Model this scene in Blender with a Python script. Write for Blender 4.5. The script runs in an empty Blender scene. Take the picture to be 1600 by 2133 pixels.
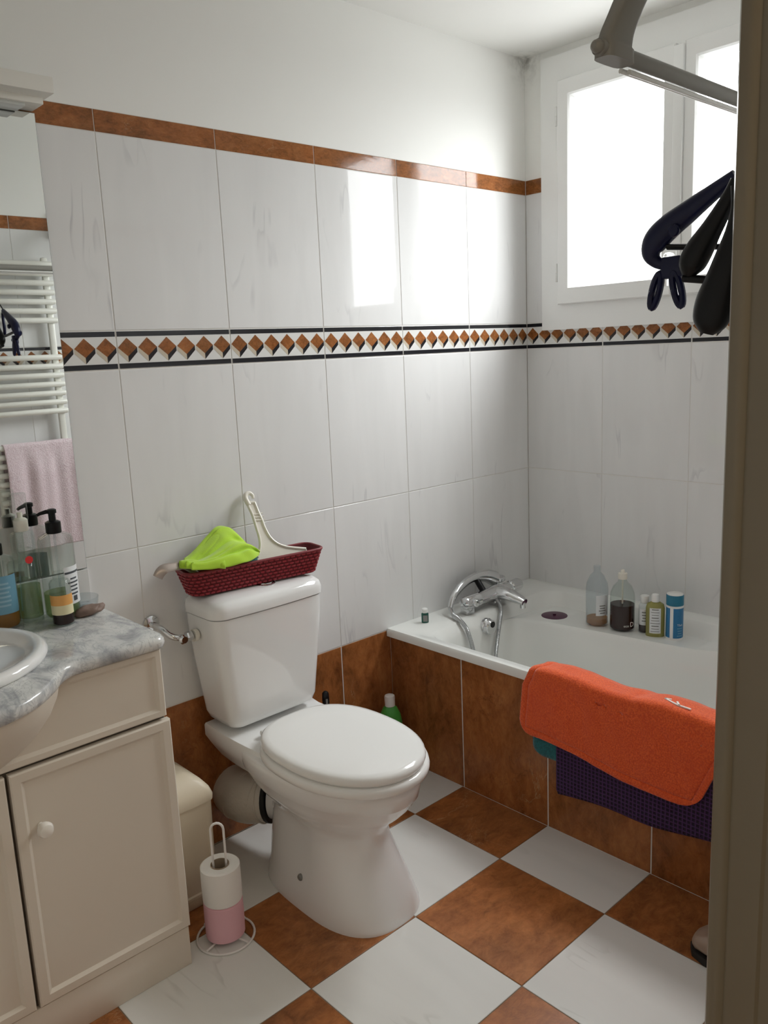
import bpy, bmesh, math, random
from mathutils import Vector, Matrix, noise as mnoise
random.seed(7)
PI = math.pi
sc = bpy.context.scene
COL = sc.collection

# ------------------------------------------------------------------ camera
cam_d = bpy.data.cameras.new('camera'); cam = bpy.data.objects.new('camera', cam_d); COL.objects.link(cam)
cam_d.sensor_fit = 'HORIZONTAL'; cam_d.sensor_width = 36.0; cam_d.lens = 1727.34 / 1600 * 36.0
cam_d.clip_start = 0.02
CR = ((0.72982588, 0.16159106, -0.66426088), (-0.68225655, 0.11053227, -0.72270922), (-0.04336109, 0.98064823, 0.19091587))
CC = (-2.623118, -1.999892, 1.407262)
cam.matrix_world = Matrix([[CR[r][0], CR[r][1], CR[r][2], CC[r]] for r in range(3)] + [[0, 0, 0, 1]])
sc.camera = cam
# ------------------------------------------------------------------ light
SKY, GROUND, HALL_FILL, GLOW = 40.0, 5.6, 6.6, 0.15
world = bpy.data.worlds.new('world'); sc.world = world; world.use_nodes = True
wn = world.node_tree; bg = wn.nodes['Background']
wc = wn.nodes.new('ShaderNodeTexCoord'); wx = wn.nodes.new('ShaderNodeSeparateXYZ'); wn.links.new(wc.outputs['Generated'], wx.inputs[0])
wr = wn.nodes.new('ShaderNodeMapRange'); wr.inputs['From Min'].default_value = -0.06; wr.inputs['From Max'].default_value = 0.03
wr.inputs['To Min'].default_value = GROUND; wr.inputs['To Max'].default_value = SKY / 3
wz = wn.nodes.new('ShaderNodeMath'); wz.operation = 'MULTIPLY_ADD'; wz.use_clamp = False      # overcast sky: three times brighter overhead than at the horizon
wm = wn.nodes.new('ShaderNodeMath'); wm.operation = 'MAXIMUM'; wm.inputs[1].default_value = 0.0; wn.links.new(wx.outputs[2], wm.inputs[0])
wn.links.new(wx.outputs[2], wr.inputs['Value']); wn.links.new(wm.outputs[0], wz.inputs[0]); wz.inputs[1].default_value = 2 * SKY / 3
wn.links.new(wr.outputs[0], wz.inputs[2]); wn.links.new(wz.outputs[0], bg.inputs[1])
bg.inputs[0].default_value = (0.985, 0.99, 1.0, 1)            # bright overcast sky above, duller ground below the horizon
for ly, lw in ((-0.3895, 0.335), (-0.8475, 0.321)):            # sampling portals for the daylight in the two panes
    ld_ = bpy.data.lights.new('window_portal', 'AREA'); ld_.shape = 'RECTANGLE'; ld_.size = 0.623; ld_.size_y = lw; ld_.cycles.is_portal = True
    lo_ = bpy.data.objects.new('window_portal', ld_); COL.objects.link(lo_)
    lo_.location = (0.004, ly, 1.9245); lo_.rotation_euler = (0, PI / 2, 0)
ld_ = bpy.data.lights.new('hall_fill_light', 'AREA'); ld_.shape = 'DISK'; ld_.size = 0.9; ld_.energy = HALL_FILL; ld_.color = (1.0, 0.84, 0.64)  # unseen warm fill added behind the camera to lift vanity and floor
lo_ = bpy.data.objects.new('hall_fill_light', ld_); COL.objects.link(lo_); lo_.location = (-1.7, -2.55, 2.40)
sc.view_settings.view_transform = 'Standard'; sc.view_settings.look = 'None'
sc.view_settings.gamma = 1.0; sc.view_settings.use_curve_mapping = False
sc.view_settings.exposure = 0.0
sc.cycles.diffuse_bounces = 6; sc.cycles.max_bounces = 14; sc.cycles.transmission_bounces = 12; sc.cycles.transparent_max_bounces = 40
sc.cycles.sample_clamp_indirect = 4.0; sc.cycles.caustics_reflective = False; sc.cycles.caustics_refractive = False

# ------------------------------------------------------------------ material helpers
def newmat(name):
    m = bpy.data.materials.new(name); m.use_nodes = True
    nt = m.node_tree; b = nt.nodes['Principled BSDF']
    return m, nt, b
def P(b, **k):
    names = dict(col='Base Color', rough='Roughness', metal='Metallic', spec='Specular IOR Level', trans='Transmission Weight',
                 ior='IOR', coat='Coat Weight', sheen='Sheen Weight', sss='Subsurface Weight', alpha='Alpha')
    for a, v in k.items():
        if a == 'col' and len(v) == 3: v = (*v, 1)
        b.inputs[names[a]].default_value = v
def simple(name, col, rough=0.5, bump=None, **k):
    m, nt, b = newmat(name); P(b, col=col, rough=rough, **k)
    if bump:
        sc_, st, dist = bump
        t = nt.nodes.new('ShaderNodeTexNoise'); t.inputs['Scale'].default_value = sc_; t.inputs['Detail'].default_value = 4
        co = nt.nodes.new('ShaderNodeTexCoord'); nt.links.new(co.outputs['Object'], t.inputs['Vector'])
        bp = nt.nodes.new('ShaderNodeBump'); bp.inputs['Strength'].default_value = st; bp.inputs['Distance'].default_value = dist
        nt.links.new(t.outputs[0], bp.inputs['Height']); nt.links.new(bp.outputs[0], b.inputs['Normal'])
    return m
def ramp(nt, src, stops):
    r = nt.nodes.new('ShaderNodeValToRGB'); nt.links.new(src, r.inputs[0])
    els = r.color_ramp.elements
    while len(els) < len(stops): els.new(0.5)
    for e, (p, c) in zip(els, stops):
        e.position = p; e.color = (*c, 1) if len(c) == 3 else c
    return r.outputs[0]
def coords(nt, scale=(1, 1, 1), rot=(0, 0, 0), rnd=True):
    co = nt.nodes.new('ShaderNodeTexCoord'); out = co.outputs['Object']
    mp = nt.nodes.new('ShaderNodeMapping'); mp.inputs['Scale'].default_value = scale; mp.inputs['Rotation'].default_value = rot
    if rnd:
        oi = nt.nodes.new('ShaderNodeObjectInfo')
        mu = nt.nodes.new('ShaderNodeVectorMath'); mu.operation = 'SCALE'; mu.inputs[0].default_value = (37.0, 91.0, 53.0)
        nt.links.new(oi.outputs['Random'], mu.inputs['Scale'])
        ad = nt.nodes.new('ShaderNodeVectorMath'); ad.operation = 'ADD'
        nt.links.new(out, ad.inputs[0]); nt.links.new(mu.outputs[0], ad.inputs[1]); out = ad.outputs[0]
    nt.links.new(out, mp.inputs['Vector'])
    return mp.outputs[0]
def noise(nt, vec, scale, detail=4, dist=0.0, rough=0.5):
    t = nt.nodes.new('ShaderNodeTexNoise'); nt.links.new(vec, t.inputs['Vector'])
    t.inputs['Scale'].default_value = scale; t.inputs['Detail'].default_value = detail
    t.inputs['Distortion'].default_value = dist; t.inputs['Roughness'].default_value = rough
    return t.outputs[0]
def mixc(nt, fac, a, b, mode='MIX'):
    m = nt.nodes.new('ShaderNodeMix'); m.data_type = 'RGBA'; m.blend_type = mode
    for i, v in ((0, fac), (6, a), (7, b)):
        if hasattr(v, 'links') or hasattr(v, 'is_output'): nt.links.new(v, m.inputs[i])
        elif i == 0: m.inputs[0].default_value = v
        else: m.inputs[i].default_value = (*v, 1) if len(v) == 3 else v
    return m.outputs[2]
def mul(nt, a, b):
    m = nt.nodes.new('ShaderNodeMath'); m.operation = 'MULTIPLY'
    nt.links.new(a, m.inputs[0])
    if isinstance(b, (int, float)): m.inputs[1].default_value = b
    else: nt.links.new(b, m.inputs[1])
    return m.outputs[0]

def marble_tile(name, base, vein, rough, seed_rot=0.5):
    m, nt, b = newmat(name)
    v = coords(nt, (5.5, 1, 1.0), (0, seed_rot, 0))
    n1 = noise(nt, v, 1.5, 3, 0.35, 0.5)
    line = ramp(nt, n1, [(0.475, (0, 0, 0)), (0.5, (1, 1, 1)), (0.508, (0, 0, 0))])
    n2 = noise(nt, coords(nt), 5.5, 2)
    patch = ramp(nt, n2, [(0.56, (0, 0, 0)), (0.72, (1, 1, 1))])
    n3 = noise(nt, v, 2.0, 3, 0.6)
    cloud = ramp(nt, n3, [(0.35, base), (0.7, tuple(c * 0.95 for c in base))])
    f = mul(nt, mul(nt, line, patch), 0.50)
    nt.links.new(mixc(nt, f, cloud, vein), b.inputs['Base Color'])
    P(b, rough=rough, spec=0.24)
    return m
def brown_tile(name, k=1.0, rough=0.25, stretch=(1.6, 1, 0.5)):
    m, nt, b = newmat(name)
    v = coords(nt, stretch)
    n1 = noise(nt, v, 6.5, 10, 0.7, 0.68)
    c = ramp(nt, n1, [(0.34, (0.105 * k, 0.034 * k, 0.011 * k)), (0.45, (0.24 * k, 0.078 * k, 0.022 * k)),
                      (0.55, (0.36 * k, 0.122 * k, 0.034 * k)), (0.70, (0.50 * k, 0.205 * k, 0.070 * k))])
    big = ramp(nt, noise(nt, v, 2.4, 3, 0.5), [(0.42, (0, 0, 0)), (0.66, (1, 1, 1))])
    c = mixc(nt, mul(nt, big, 0.55), c, (0.16 * k, 0.075 * k, 0.028 * k))
    n2 = noise(nt, v, 8.0, 8, 0.8, 0.6)
    crack = ramp(nt, n2, [(0.49, (0, 0, 0)), (0.5, (1, 1, 1)), (0.51, (0, 0, 0))])
    pm = ramp(nt, noise(nt, v, 3.0, 2), [(0.42, (0, 0, 0)), (0.58, (1, 1, 1))])
    c = mixc(nt, mul(nt, mul(nt, crack, pm), 0.75), c, (0.075 * k, 0.026 * k, 0.011 * k))
    fine = noise(nt, v, 30.0, 8, 0.6, 0.75)
    c = mixc(nt, 0.40, c, mixc(nt, ramp(nt, fine, [(0.3, (0, 0, 0)), (0.7, (1, 1, 1))]), (0.10 * k, 0.032 * k, 0.010 * k), (0.62 * k, 0.25 * k, 0.085 * k)), 'MIX')
    n4 = noise(nt, v, 5.0, 7, 0.8, 0.6)
    pale = ramp(nt, n4, [(0.493, (0, 0, 0)), (0.5, (1, 1, 1)), (0.507, (0, 0, 0))])
    pm2 = ramp(nt, noise(nt, v, 4.0, 2), [(0.58, (0, 0, 0)), (0.68, (1, 1, 1))])
    c = mixc(nt, mul(nt, mul(nt, pale, pm2), 0.6), c, (0.55 * k, 0.36 * k, 0.2 * k))
    nt.links.new(c, b.inputs['Base Color']); P(b, rough=rough, spec=0.35)
    bp = nt.nodes.new('ShaderNodeBump'); bp.inputs['Strength'].default_value = 0.08; bp.inputs['Distance'].default_value = 0.002
    nt.links.new(n2, bp.inputs['Height']); nt.links.new(bp.outputs[0], b.inputs['Normal'])
    return m

M = {}
M['white_tile'] = marble_tile('white_marble_tile', (0.80, 0.80, 0.795), (0.42, 0.42, 0.44), 0.035, 0.62)
M['floor_white'] = marble_tile('white_floor_tile', (0.78, 0.78, 0.75), (0.42, 0.42, 0.38), 0.16, 0.9)
M['brown_wall'] = brown_tile('brown_wall_tile', 1.0, 0.22, (1.25, 1, 0.7))
M['brown_floor'] = brown_tile('brown_floor_tile', 1.1, 0.28, (0.75, 1, 1.25))
M['listello'] = brown_tile('terracotta_listello', 0.90, 0.07, (2.2, 1, 4.5))
M['diamond'] = brown_tile('terracotta_print', 0.90, 0.10, (4, 4, 4))
M['band_white'] = simple('border_white', (0.78, 0.78, 0.76), 0.1)
M['band_cream'] = simple('border_cream', (0.60, 0.53, 0.42), 0.1)
M['band_black'] = simple('border_black', (0.016, 0.016, 0.02), 0.08)
M['grout'] = simple('grout_light', (0.74, 0.72, 0.68), 0.9)
M['grout_floor'] = simple('grout_floor', (0.20, 0.15, 0.10), 0.9)
M['plaster'] = simple('white_plaster', (0.86, 0.855, 0.83), 0.55, bump=(60, 0.10, 0.002))
M['ceiling'] = simple('ceiling_paint', (0.88, 0.88, 0.85), 0.7, bump=(50, 0.12, 0.002))
M['win_paint'] = simple('window_white_paint', (0.86, 0.865, 0.85), 0.35)
M['door_paint'] = simple('door_frame_paint', (0.20, 0.165, 0.11), 0.35, bump=(25, 0.12, 0.003))
M['ceramic'] = simple('white_ceramic', (0.85, 0.85, 0.84), 0.07, coat=0.3)
M['acrylic'] = simple('tub_acrylic', (0.84, 0.85, 0.82), 0.16)
M['seat'] = simple('seat_plastic', (0.88, 0.88, 0.86), 0.13)
M['chrome'] = simple('chrome', (0.72, 0.73, 0.74), 0.08, metal=1.0)
M['hose'] = simple('hose_steel', (0.50, 0.51, 0.52), 0.28, metal=1.0)
M['cabinet'] = simple('cream_cabinet', (0.72, 0.66, 0.57), 0.35)
M['cabinet_gap'] = simple('cabinet_dark_gap', (0.10, 0.085, 0.065), 0.8)
M['knob'] = simple('knob_porcelain', (0.85, 0.82, 0.76), 0.15)
M['black_plastic'] = simple('black_plastic', (0.006, 0.006, 0.007), 0.35, spec=0.25)
M['navy'] = simple('navy_plastic', (0.007, 0.009, 0.042), 0.28, spec=0.3)
M['white_plastic'] = simple('white_plastic', (0.82, 0.82, 0.80), 0.3)
M['rack_plastic'] = simple('rack_grey_white', (0.27, 0.26, 0.235), 0.45)
M['rubber'] = simple('black_rubber', (0.01, 0.01, 0.01), 0.6)
M['pipe'] = simple('pipe_bandage', (0.74, 0.70, 0.62), 0.65, bump=(25, 0.6, 0.006))
M['bin'] = simple('bin_beige', (0.70, 0.62, 0.48), 0.45, bump=(14, 0.05, 0.004))
M['paper_white'] = simple('paper_white', (0.86, 0.85, 0.82), 0.95, bump=(160, 0.25, 0.001))
M['paper_pink'] = simple('paper_pink', (0.80, 0.47, 0.53), 0.95, bump=(160, 0.25, 0.001))
M['card'] = simple('cardboard', (0.36, 0.28, 0.20), 0.9)
M['wire'] = simple('white_wire', (0.80, 0.78, 0.76), 0.35)
M['radiator'] = simple('radiator_white', (0.86, 0.86, 0.80), 0.3)
M['mirror'] = simple('mirror_silver', (0.90, 0.92, 0.90), 0.01, metal=1.0)
M['mirror_edge'] = simple('mirror_edge', (0.16, 0.20, 0.18), 0.3)
M['lamp_body'] = simple('lamp_body', (0.74, 0.72, 0.66), 0.5)
M['lamp_diffuser'] = simple('lamp_diffuser', (0.52, 0.53, 0.50), 0.25)
def see_through(name, tint, gloss_rough=0.03, haze=0.0, haze_col=(0.8, 0.82, 0.82)):
    m = bpy.data.materials.new(name); m.use_nodes = True; nt = m.node_tree; nt.nodes.remove(nt.nodes['Principled BSDF'])
    out = nt.nodes['Material Output']
    tr = nt.nodes.new('ShaderNodeBsdfTransparent'); tr.inputs[0].default_value = (*tint, 1)
    df = nt.nodes.new('ShaderNodeBsdfDiffuse'); df.inputs[0].default_value = (*haze_col, 1)
    gl = nt.nodes.new('ShaderNodeBsdfGlossy'); gl.inputs['Roughness'].default_value = gloss_rough
    lw = nt.nodes.new('ShaderNodeLayerWeight'); pw = nt.nodes.new('ShaderNodeMath'); pw.operation = 'POWER'; pw.inputs[1].default_value = 5.0
    nt.links.new(lw.outputs['Facing'], pw.inputs[0])
    fr = nt.nodes.new('ShaderNodeMath'); fr.operation = 'MULTIPLY_ADD'; nt.links.new(pw.outputs[0], fr.inputs[0]); fr.inputs[1].default_value = 0.6; fr.inputs[2].default_value = 0.025
    m1 = nt.nodes.new('ShaderNodeMixShader'); m1.inputs[0].default_value = haze
    nt.links.new(tr.outputs[0], m1.inputs[1]); nt.links.new(df.outputs[0], m1.inputs[2])
    m2 = nt.nodes.new('ShaderNodeMixShader'); nt.links.new(fr.outputs[0], m2.inputs[0])
    nt.links.new(m1.outputs[0], m2.inputs[1]); nt.links.new(gl.outputs[0], m2.inputs[2])
    nt.links.new(m2.outputs[0], out.inputs[0])
    return m
M['glass'] = see_through('clear_glass', (0.94, 0.96, 0.95), 0.03, 0.0)
M['frosted_pet'] = see_through('cloudy_plastic', (0.93, 0.95, 0.96), 0.12, 0.06)
M['green_liquid'] = see_through('green_liquid', (0.66, 0.74, 0.50), 0.05, 0.25, (0.34, 0.40, 0.20))
M['yellow_liquid'] = see_through('yellow_liquid', (0.72, 0.68, 0.30), 0.08, 0.55, (0.42, 0.40, 0.15))
M['amber_liquid'] = see_through('amber_liquid', (0.85, 0.52, 0.18), 0.05, 0.55, (0.46, 0.21, 0.05))
M['red_liquid'] = simple('dark_red_liquid', (0.030, 0.005, 0.006), 0.12, spec=0.2)
M['dark_liquid'] = simple('dark_brown_liquid', (0.018, 0.007, 0.007), 0.12, spec=0.2)
M['label_white'] = simple('label_white', (0.74, 0.76, 0.77), 0.5)
M['label_blue'] = simple('label_blue', (0.16, 0.34, 0.46), 0.45)
M['label_orange'] = simple('label_orange', (0.72, 0.36, 0.10), 0.5)
M['label_cream'] = simple('label_cream', (0.72, 0.66, 0.42), 0.5)
M['print_dark'] = simple('print_dark', (0.06, 0.07, 0.08), 0.6)
M['print_white'] = simple('print_white', (0.88, 0.85, 0.80), 0.6)
M['print_grey'] = simple('print_grey', (0.22, 0.22, 0.21), 0.6)
M['blue_can'] = simple('blue_can', (0.012, 0.155, 0.34), 0.3)
M['teal_cap'] = simple('teal_cap', (0.012, 0.17, 0.28), 0.3)
M['green_plastic'] = simple('green_plastic', (0.07, 0.36, 0.06), 0.3)
M['dark_green'] = simple('dark_green', (0.012, 0.10, 0.075), 0.25)
M['red_dot'] = simple('red_dot', (0.62, 0.03, 0.03), 0.4)
M['purple_rubber'] = simple('purple_rubber', (0.075, 0.012, 0.045), 0.35)
M['soap'] = simple('brown_soap', (0.22, 0.15, 0.12), 0.6, bump=(30, 0.8, 0.008))
M['basket'] = simple('burgundy_weave', (0.30, 0.022, 0.032), 0.42)
M['basket_rim'] = simple('burgundy_rim', (0.20, 0.016, 0.022), 0.5)
M['green_cloth'] = simple('lime_cloth', (0.46, 0.72, 0.045), 0.95, bump=(300, 0.4, 0.001), sheen=0.3)
M['scraper'] = simple('cream_plastic', (0.80, 0.77, 0.68), 0.3)
M['steel_brown'] = simple('brownish_steel', (0.42, 0.36, 0.32), 0.3, metal=0.6)
M['sponge'] = simple('teal_sponge', (0.06, 0.20, 0.20), 0.9)
M['shoe'] = simple('bronze_leather', (0.34, 0.25, 0.19), 0.3)
M['shoe_sole'] = simple('dark_sole', (0.015, 0.012, 0.01), 0.7)

def terry(name, c1, c2, scale, strength, dist):
    m, nt, b = newmat(name)
    v = coords(nt, rnd=False)
    n = noise(nt, v, scale, 3)
    n2 = noise(nt, v, 14, 3)
    c = mixc(nt, ramp(nt, n, [(0.35, (0, 0, 0)), (0.65, (1, 1, 1))]), c1, c2)
    c = mixc(nt, mul(nt, ramp(nt, n2, [(0.4, (0, 0, 0)), (0.7, (1, 1, 1))]), 0.35), c, c1)
    nt.links.new(c, b.inputs['Base Color']); P(b, rough=0.95, sheen=0.35)
    bp = nt.nodes.new('ShaderNodeBump'); bp.inputs['Strength'].default_value = strength; bp.inputs['Distance'].default_value = dist
    nt.links.new(n, bp.inputs['Height']); nt.links.new(bp.outputs[0], b.inputs['Normal'])
    return m
M['orange_terry'] = terry('orange_terry', (0.70, 0.070, 0.010), (0.93, 0.150, 0.026), 260, 0.6, 0.003)
M['pink_terry'] = terry('pink_terry', (0.74, 0.58, 0.63), (0.88, 0.76, 0.80), 220, 0.7, 0.004)
M['teal_mat'] = terry('teal_mat', (0.008, 0.10, 0.12), (0.014, 0.19, 0.21), 200, 0.5, 0.003)
def waffle(name, c1, c2):
    m, nt, b = newmat(name)
    co = nt.nodes.new('ShaderNodeTexCoord')
    sx = nt.nodes.new('ShaderNodeSeparateXYZ'); nt.links.new(co.outputs['Object'], sx.inputs[0])
    def wav(s):
        mm = mul(nt, s, 2 * PI / 0.0115)
        sn = nt.nodes.new('ShaderNodeMath'); sn.operation = 'SINE'; nt.links.new(mm, sn.inputs[0])
        return sn.outputs[0]
    mx = nt.nodes.new('ShaderNodeMath'); mx.operation = 'MAXIMUM'
    nt.links.new(wav(sx.outputs[1]), mx.inputs[0]); nt.links.new(wav(sx.outputs[2]), mx.inputs[1])
    c = ramp(nt, mx.outputs[0], [(0.3, c1), (1.0, c2)])
    nt.links.new(c, b.inputs['Base Color']); P(b, rough=0.95)
    bp = nt.nodes.new('ShaderNodeBump'); bp.inputs['Strength'].default_value = 0.6; bp.inputs['Distance'].default_value = 0.004
    nt.links.new(mx.outputs[0], bp.inputs['Height']); nt.links.new(bp.outputs[0], b.inputs['Normal'])
    return m
M['purple_waffle'] = waffle('purple_waffle', (0.022, 0.010, 0.036), (0.085, 0.034, 0.13))
# counter marble
m, nt, b = newmat('grey_veined_marble'); v = coords(nt, (1.4, 0.7, 1), (0, 0, 0.6), rnd=False)
n1 = noise(nt, v, 7, 8, 2.2, 0.6)
c = ramp(nt, n1, [(0.25, (0.20, 0.21, 0.22)), (0.40, (0.42, 0.43, 0.44)), (0.52, (0.64, 0.645, 0.63)), (0.8, (0.76, 0.76, 0.72))])
n2 = noise(nt, v, 16, 5, 3)
ln = ramp(nt, n2, [(0.47, (0, 0, 0)), (0.5, (1, 1, 1)), (0.53, (0, 0, 0))])
c = mixc(nt, mul(nt, ln, 0.45), c, (0.22, 0.235, 0.25)); nt.links.new(c, b.inputs['Base Color']); P(b, rough=0.15); M['counter'] = m
# mould speckled paint for the ceiling corner
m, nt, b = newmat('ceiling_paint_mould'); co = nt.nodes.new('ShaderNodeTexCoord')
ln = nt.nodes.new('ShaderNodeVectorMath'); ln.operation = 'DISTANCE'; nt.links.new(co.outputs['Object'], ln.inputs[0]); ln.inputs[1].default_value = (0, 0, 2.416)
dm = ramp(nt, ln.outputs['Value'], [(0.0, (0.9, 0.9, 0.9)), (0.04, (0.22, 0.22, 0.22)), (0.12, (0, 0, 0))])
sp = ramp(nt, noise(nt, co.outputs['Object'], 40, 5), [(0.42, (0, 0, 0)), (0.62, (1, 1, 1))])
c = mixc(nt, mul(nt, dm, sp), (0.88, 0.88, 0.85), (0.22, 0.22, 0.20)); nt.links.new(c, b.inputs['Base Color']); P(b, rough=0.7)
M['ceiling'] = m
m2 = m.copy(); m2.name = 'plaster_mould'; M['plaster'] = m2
# frosted window pane lit by the overcast sky behind it
M['pane'] = None

# ------------------------------------------------------------------ geometry helpers
def mesh_from(verts, faces, name='mesh', smooth=False, mats=(), midx=None, sharp=None):
    me = bpy.data.meshes.new(name); me.from_pydata([tuple(v) for v in verts], [], faces)
    for mt in mats: me.materials.append(mt)
    if midx: me.polygons.foreach_set('material_index', midx)
    if smooth: me.polygons.foreach_set('use_smooth', [True] * len(me.polygons))
    me.update()
    if smooth and sharp:
        me.set_sharp_from_angle(angle=math.radians(sharp))
    return me
def link(name, me, parent=None, loc=(0, 0, 0), rot=(0, 0, 0)):
    o = bpy.data.objects.new(name, me); COL.objects.link(o); o.location = loc; o.rotation_euler = rot
    if parent: o.parent = parent
    return o
def tag(o, label, cat, group=None):
    o['label'] = label; o['category'] = cat
    if group: o['group'] = group
    return o
def struct(o): o['kind'] = 'structure'; return o
class G:
    """collects geometry in world coordinates"""
    def __init__(s): s.v = []; s.f = []; s.m = []
    def add(s, verts, faces, mi=0):
        n = len(s.v); s.v += [Vector(p) for p in verts]; s.f += [tuple(i + n for i in f) for f in faces]; s.m += [mi] * len(faces); return s
    def box(s, x0, x1, y0, y1, z0, z1, mi=0, bev=0.0):
        bm = bmesh.new(); bmesh.ops.create_cube(bm, size=1)
        for v in bm.verts: v.co = Vector(((x0 + x1) / 2 + v.co.x * (x1 - x0), (y0 + y1) / 2 + v.co.y * (y1 - y0), (z0 + z1) / 2 + v.co.z * (z1 - z0)))
        if bev: bmesh.ops.bevel(bm, geom=bm.edges[:], offset=bev, segments=2, affect='EDGES', profile=0.5)
        s.bm(bm, mi); return s
    def bm(s, bm, mi=0):
        bm.verts.index_update(); s.add([v.co.copy() for v in bm.verts], [[v.index for v in f.verts] for f in bm.faces], mi); bm.free()
    def loft(s, rings, mi=0, cap0=True, cap1=True):
        n = len(rings[0]); vs = [p for r in rings for p in r]; fs = []
        for k in range(len(rings) - 1):
            for i in range(n):
                j = (i + 1) % n; fs.append((k * n + i, k * n + j, (k + 1) * n + j, (k + 1) * n + i))
        if cap0: fs.append(tuple(range(n - 1, -1, -1)))
        if cap1: fs.append(tuple((len(rings) - 1) * n + i for i in range(n)))
        return s.add(vs, fs, mi)
    def lathe(s, prof, c=(0, 0, 0), seg=28, mi=0, axis='z', sx=1.0, sy=1.0, caps=True):
        rings = []
        for r, h in prof:
            ring = []
            for i in range(seg):
                a = 2 * PI * i / seg
                if axis == 'z': ring.append(Vector((c[0] + r * sx * math.cos(a), c[1] + r * sy * math.sin(a), c[2] + h)))
                elif axis == 'x': ring.append(Vector((c[0] + h, c[1] + r * math.cos(a), c[2] + r * math.sin(a))))
                else: ring.append(Vector((c[0] + r * math.sin(a), c[1] + h, c[2] + r * math.cos(a))))
            rings.append(ring)
        return s.loft(rings, mi, caps, caps)
    def tube(s, path, rad, seg=10, mi=0, flat=1.0, flat_dir=None, closed=False):
        pts = [Vector(p) for p in path]; n = len(pts); rings = []
        rr = rad if isinstance(rad, (list, tuple)) else [rad] * n
        up = Vector((0.123, 0.95, 0.31)).normalized() if flat_dir is None else Vector(flat_dir)
        for k, p in enumerate(pts):
            t = (pts[min(k + 1, n - 1)] - pts[max(k - 1, 0)]) if not closed else (pts[(k + 1) % n] - pts[k - 1])
            t.normalize(); a = t.cross(up)
            if a.length < 1e-4: a = t.orthogonal()
            a.normalize(); b2 = a.cross(t).normalized()
            if flat_dir is None: up = b2
            rings.append([p + (a * math.cos(2 * PI * i / seg) + b2 * flat * math.sin(2 * PI * i / seg)) * rr[k] for i in range(seg)])
        if closed: rings.append(rings[0])
        return s.loft(rings, mi, not closed, not closed)
    def extrude(s, outline, d, mi=0):
        """outline: 3-D planar loop; d: extrusion vector"""
        d = Vector(d); n = len(outline); o = [Vector(p) for p in outline]
        fs = [tuple(range(n - 1, -1, -1)), tuple(range(n, 2 * n))] + [(i, (i + 1) % n, n + (i + 1) % n, n + i) for i in range(n)]
        return s.add(o + [p + d for p in o], fs, mi)
    def xf(s, mtx):
        s.v = [mtx @ v for v in s.v]; return s
def catmull(pts, sub=6):
    P_ = [Vector(p) for p in pts]; out = []
    for i in range(len(P_) - 1):
        p0 = P_[max(i - 1, 0)]; p1 = P_[i]; p2 = P_[i + 1]; p3 = P_[min(i + 2, len(P_) - 1)]
        for k in range(sub):
            t = k / sub
            out.append(0.5 * ((2 * p1) + (p2 - p0) * t + (2 * p0 - 5 * p1 + 4 * p2 - p3) * t * t + (3 * p1 - p0 - 3 * p2 + p3) * t ** 3))
    out.append(P_[-1]); return out
def catmull_s(vals, sub=6):
    return [p.x for p in catmull([(v, 0, 0) for v in vals], sub)]
def rrect(x0, x1, y0, y1, r, z, ns=10, nc=6):
    """rounded rectangle loop, counter-clockwise, fixed point count"""
    pts = []
    cs = [((x1 - r, y0 + r), -PI / 2), ((x1 - r, y1 - r), 0), ((x0 + r, y1 - r), PI / 2), ((x0 + r, y0 + r), PI)]
    for q, ((cx, cy), a0) in enumerate(cs):
        corner = [(cx + r * math.cos(a0 + PI / 2 * i / nc), cy + r * math.sin(a0 + PI / 2 * i / nc)) for i in range(nc + 1)]
        pts += corner
        (nx, ny), na = cs[(q + 1) % 4]
        nxt = (nx + r * math.cos(na), ny + r * math.sin(na)); e = corner[-1]
        pts += [(e[0] + (nxt[0] - e[0]) * i / ns, e[1] + (nxt[1] - e[1]) * i / ns) for i in range(1, ns)]
    return [Vector((p[0], p[1], z)) for p in pts]
def part(name, g, mat, parent, base, smooth=True, sharp=40, mats=None, label=None, kind=None):
    b_ = Vector(base)
    me = mesh_from([v - b_ for v in g.v], g.f, name, smooth, mats or [mat], g.m, sharp)
    o = link(name, me, parent)
    if label: o['label'] = label
    if kind: o['kind'] = kind
    return o
def thing(name, label, cat, base, group=None):
    o = bpy.data.objects.new(name, None); COL.objects.link(o); o.location = base; o.empty_display_size = 0.05
    return tag(o, label, cat, group)
def single(name, g, mat, base, label, cat, group=None, smooth=True, sharp=40, mats=None):
    o = part(name, g, mat, None, base, smooth, sharp, mats); o.location = base
    return tag(o, label, cat, group)
def sub(name, g, mat, parent, base, **k):
    """sub-part: parent is a part whose own origin is the thing's base"""
    return part(name, g, mat, parent, base, **k)
def text_geo(s, size, place, mi=0):
    """flat lettering; place(x, y) -> world point"""
    cu = bpy.data.curves.new('t', 'FONT'); cu.body = s; cu.size = size; cu.resolution_u = 2
    o = bpy.data.objects.new('t', cu); COL.objects.link(o)
    me = bpy.data.meshes.new_from_object(o.evaluated_get(bpy.context.evaluated_depsgraph_get()))
    g = G(); g.add([place(v.co.x, v.co.y) for v in me.vertices], [tuple(p.vertices) for p in me.polygons], mi)
    bpy.data.objects.remove(o); bpy.data.curves.remove(cu); bpy.data.meshes.remove(me)
    return g

# ------------------------------------------------------------------ room dimensions
S = 1 / 3.0
ZLT, ZLB, ZBT, ZBB, ZJ, ZBR, ZC = 2.001, 1.949, 1.485, 1.389, 0.929, 0.468, 2.416
YF = -1.555          # wall opposite the mirror wall
XL = -2.75           # left wall
DOOR_X = -1.638      # jamb edge of the doorway in the opposite wall
GAP = 0.0022

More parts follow.
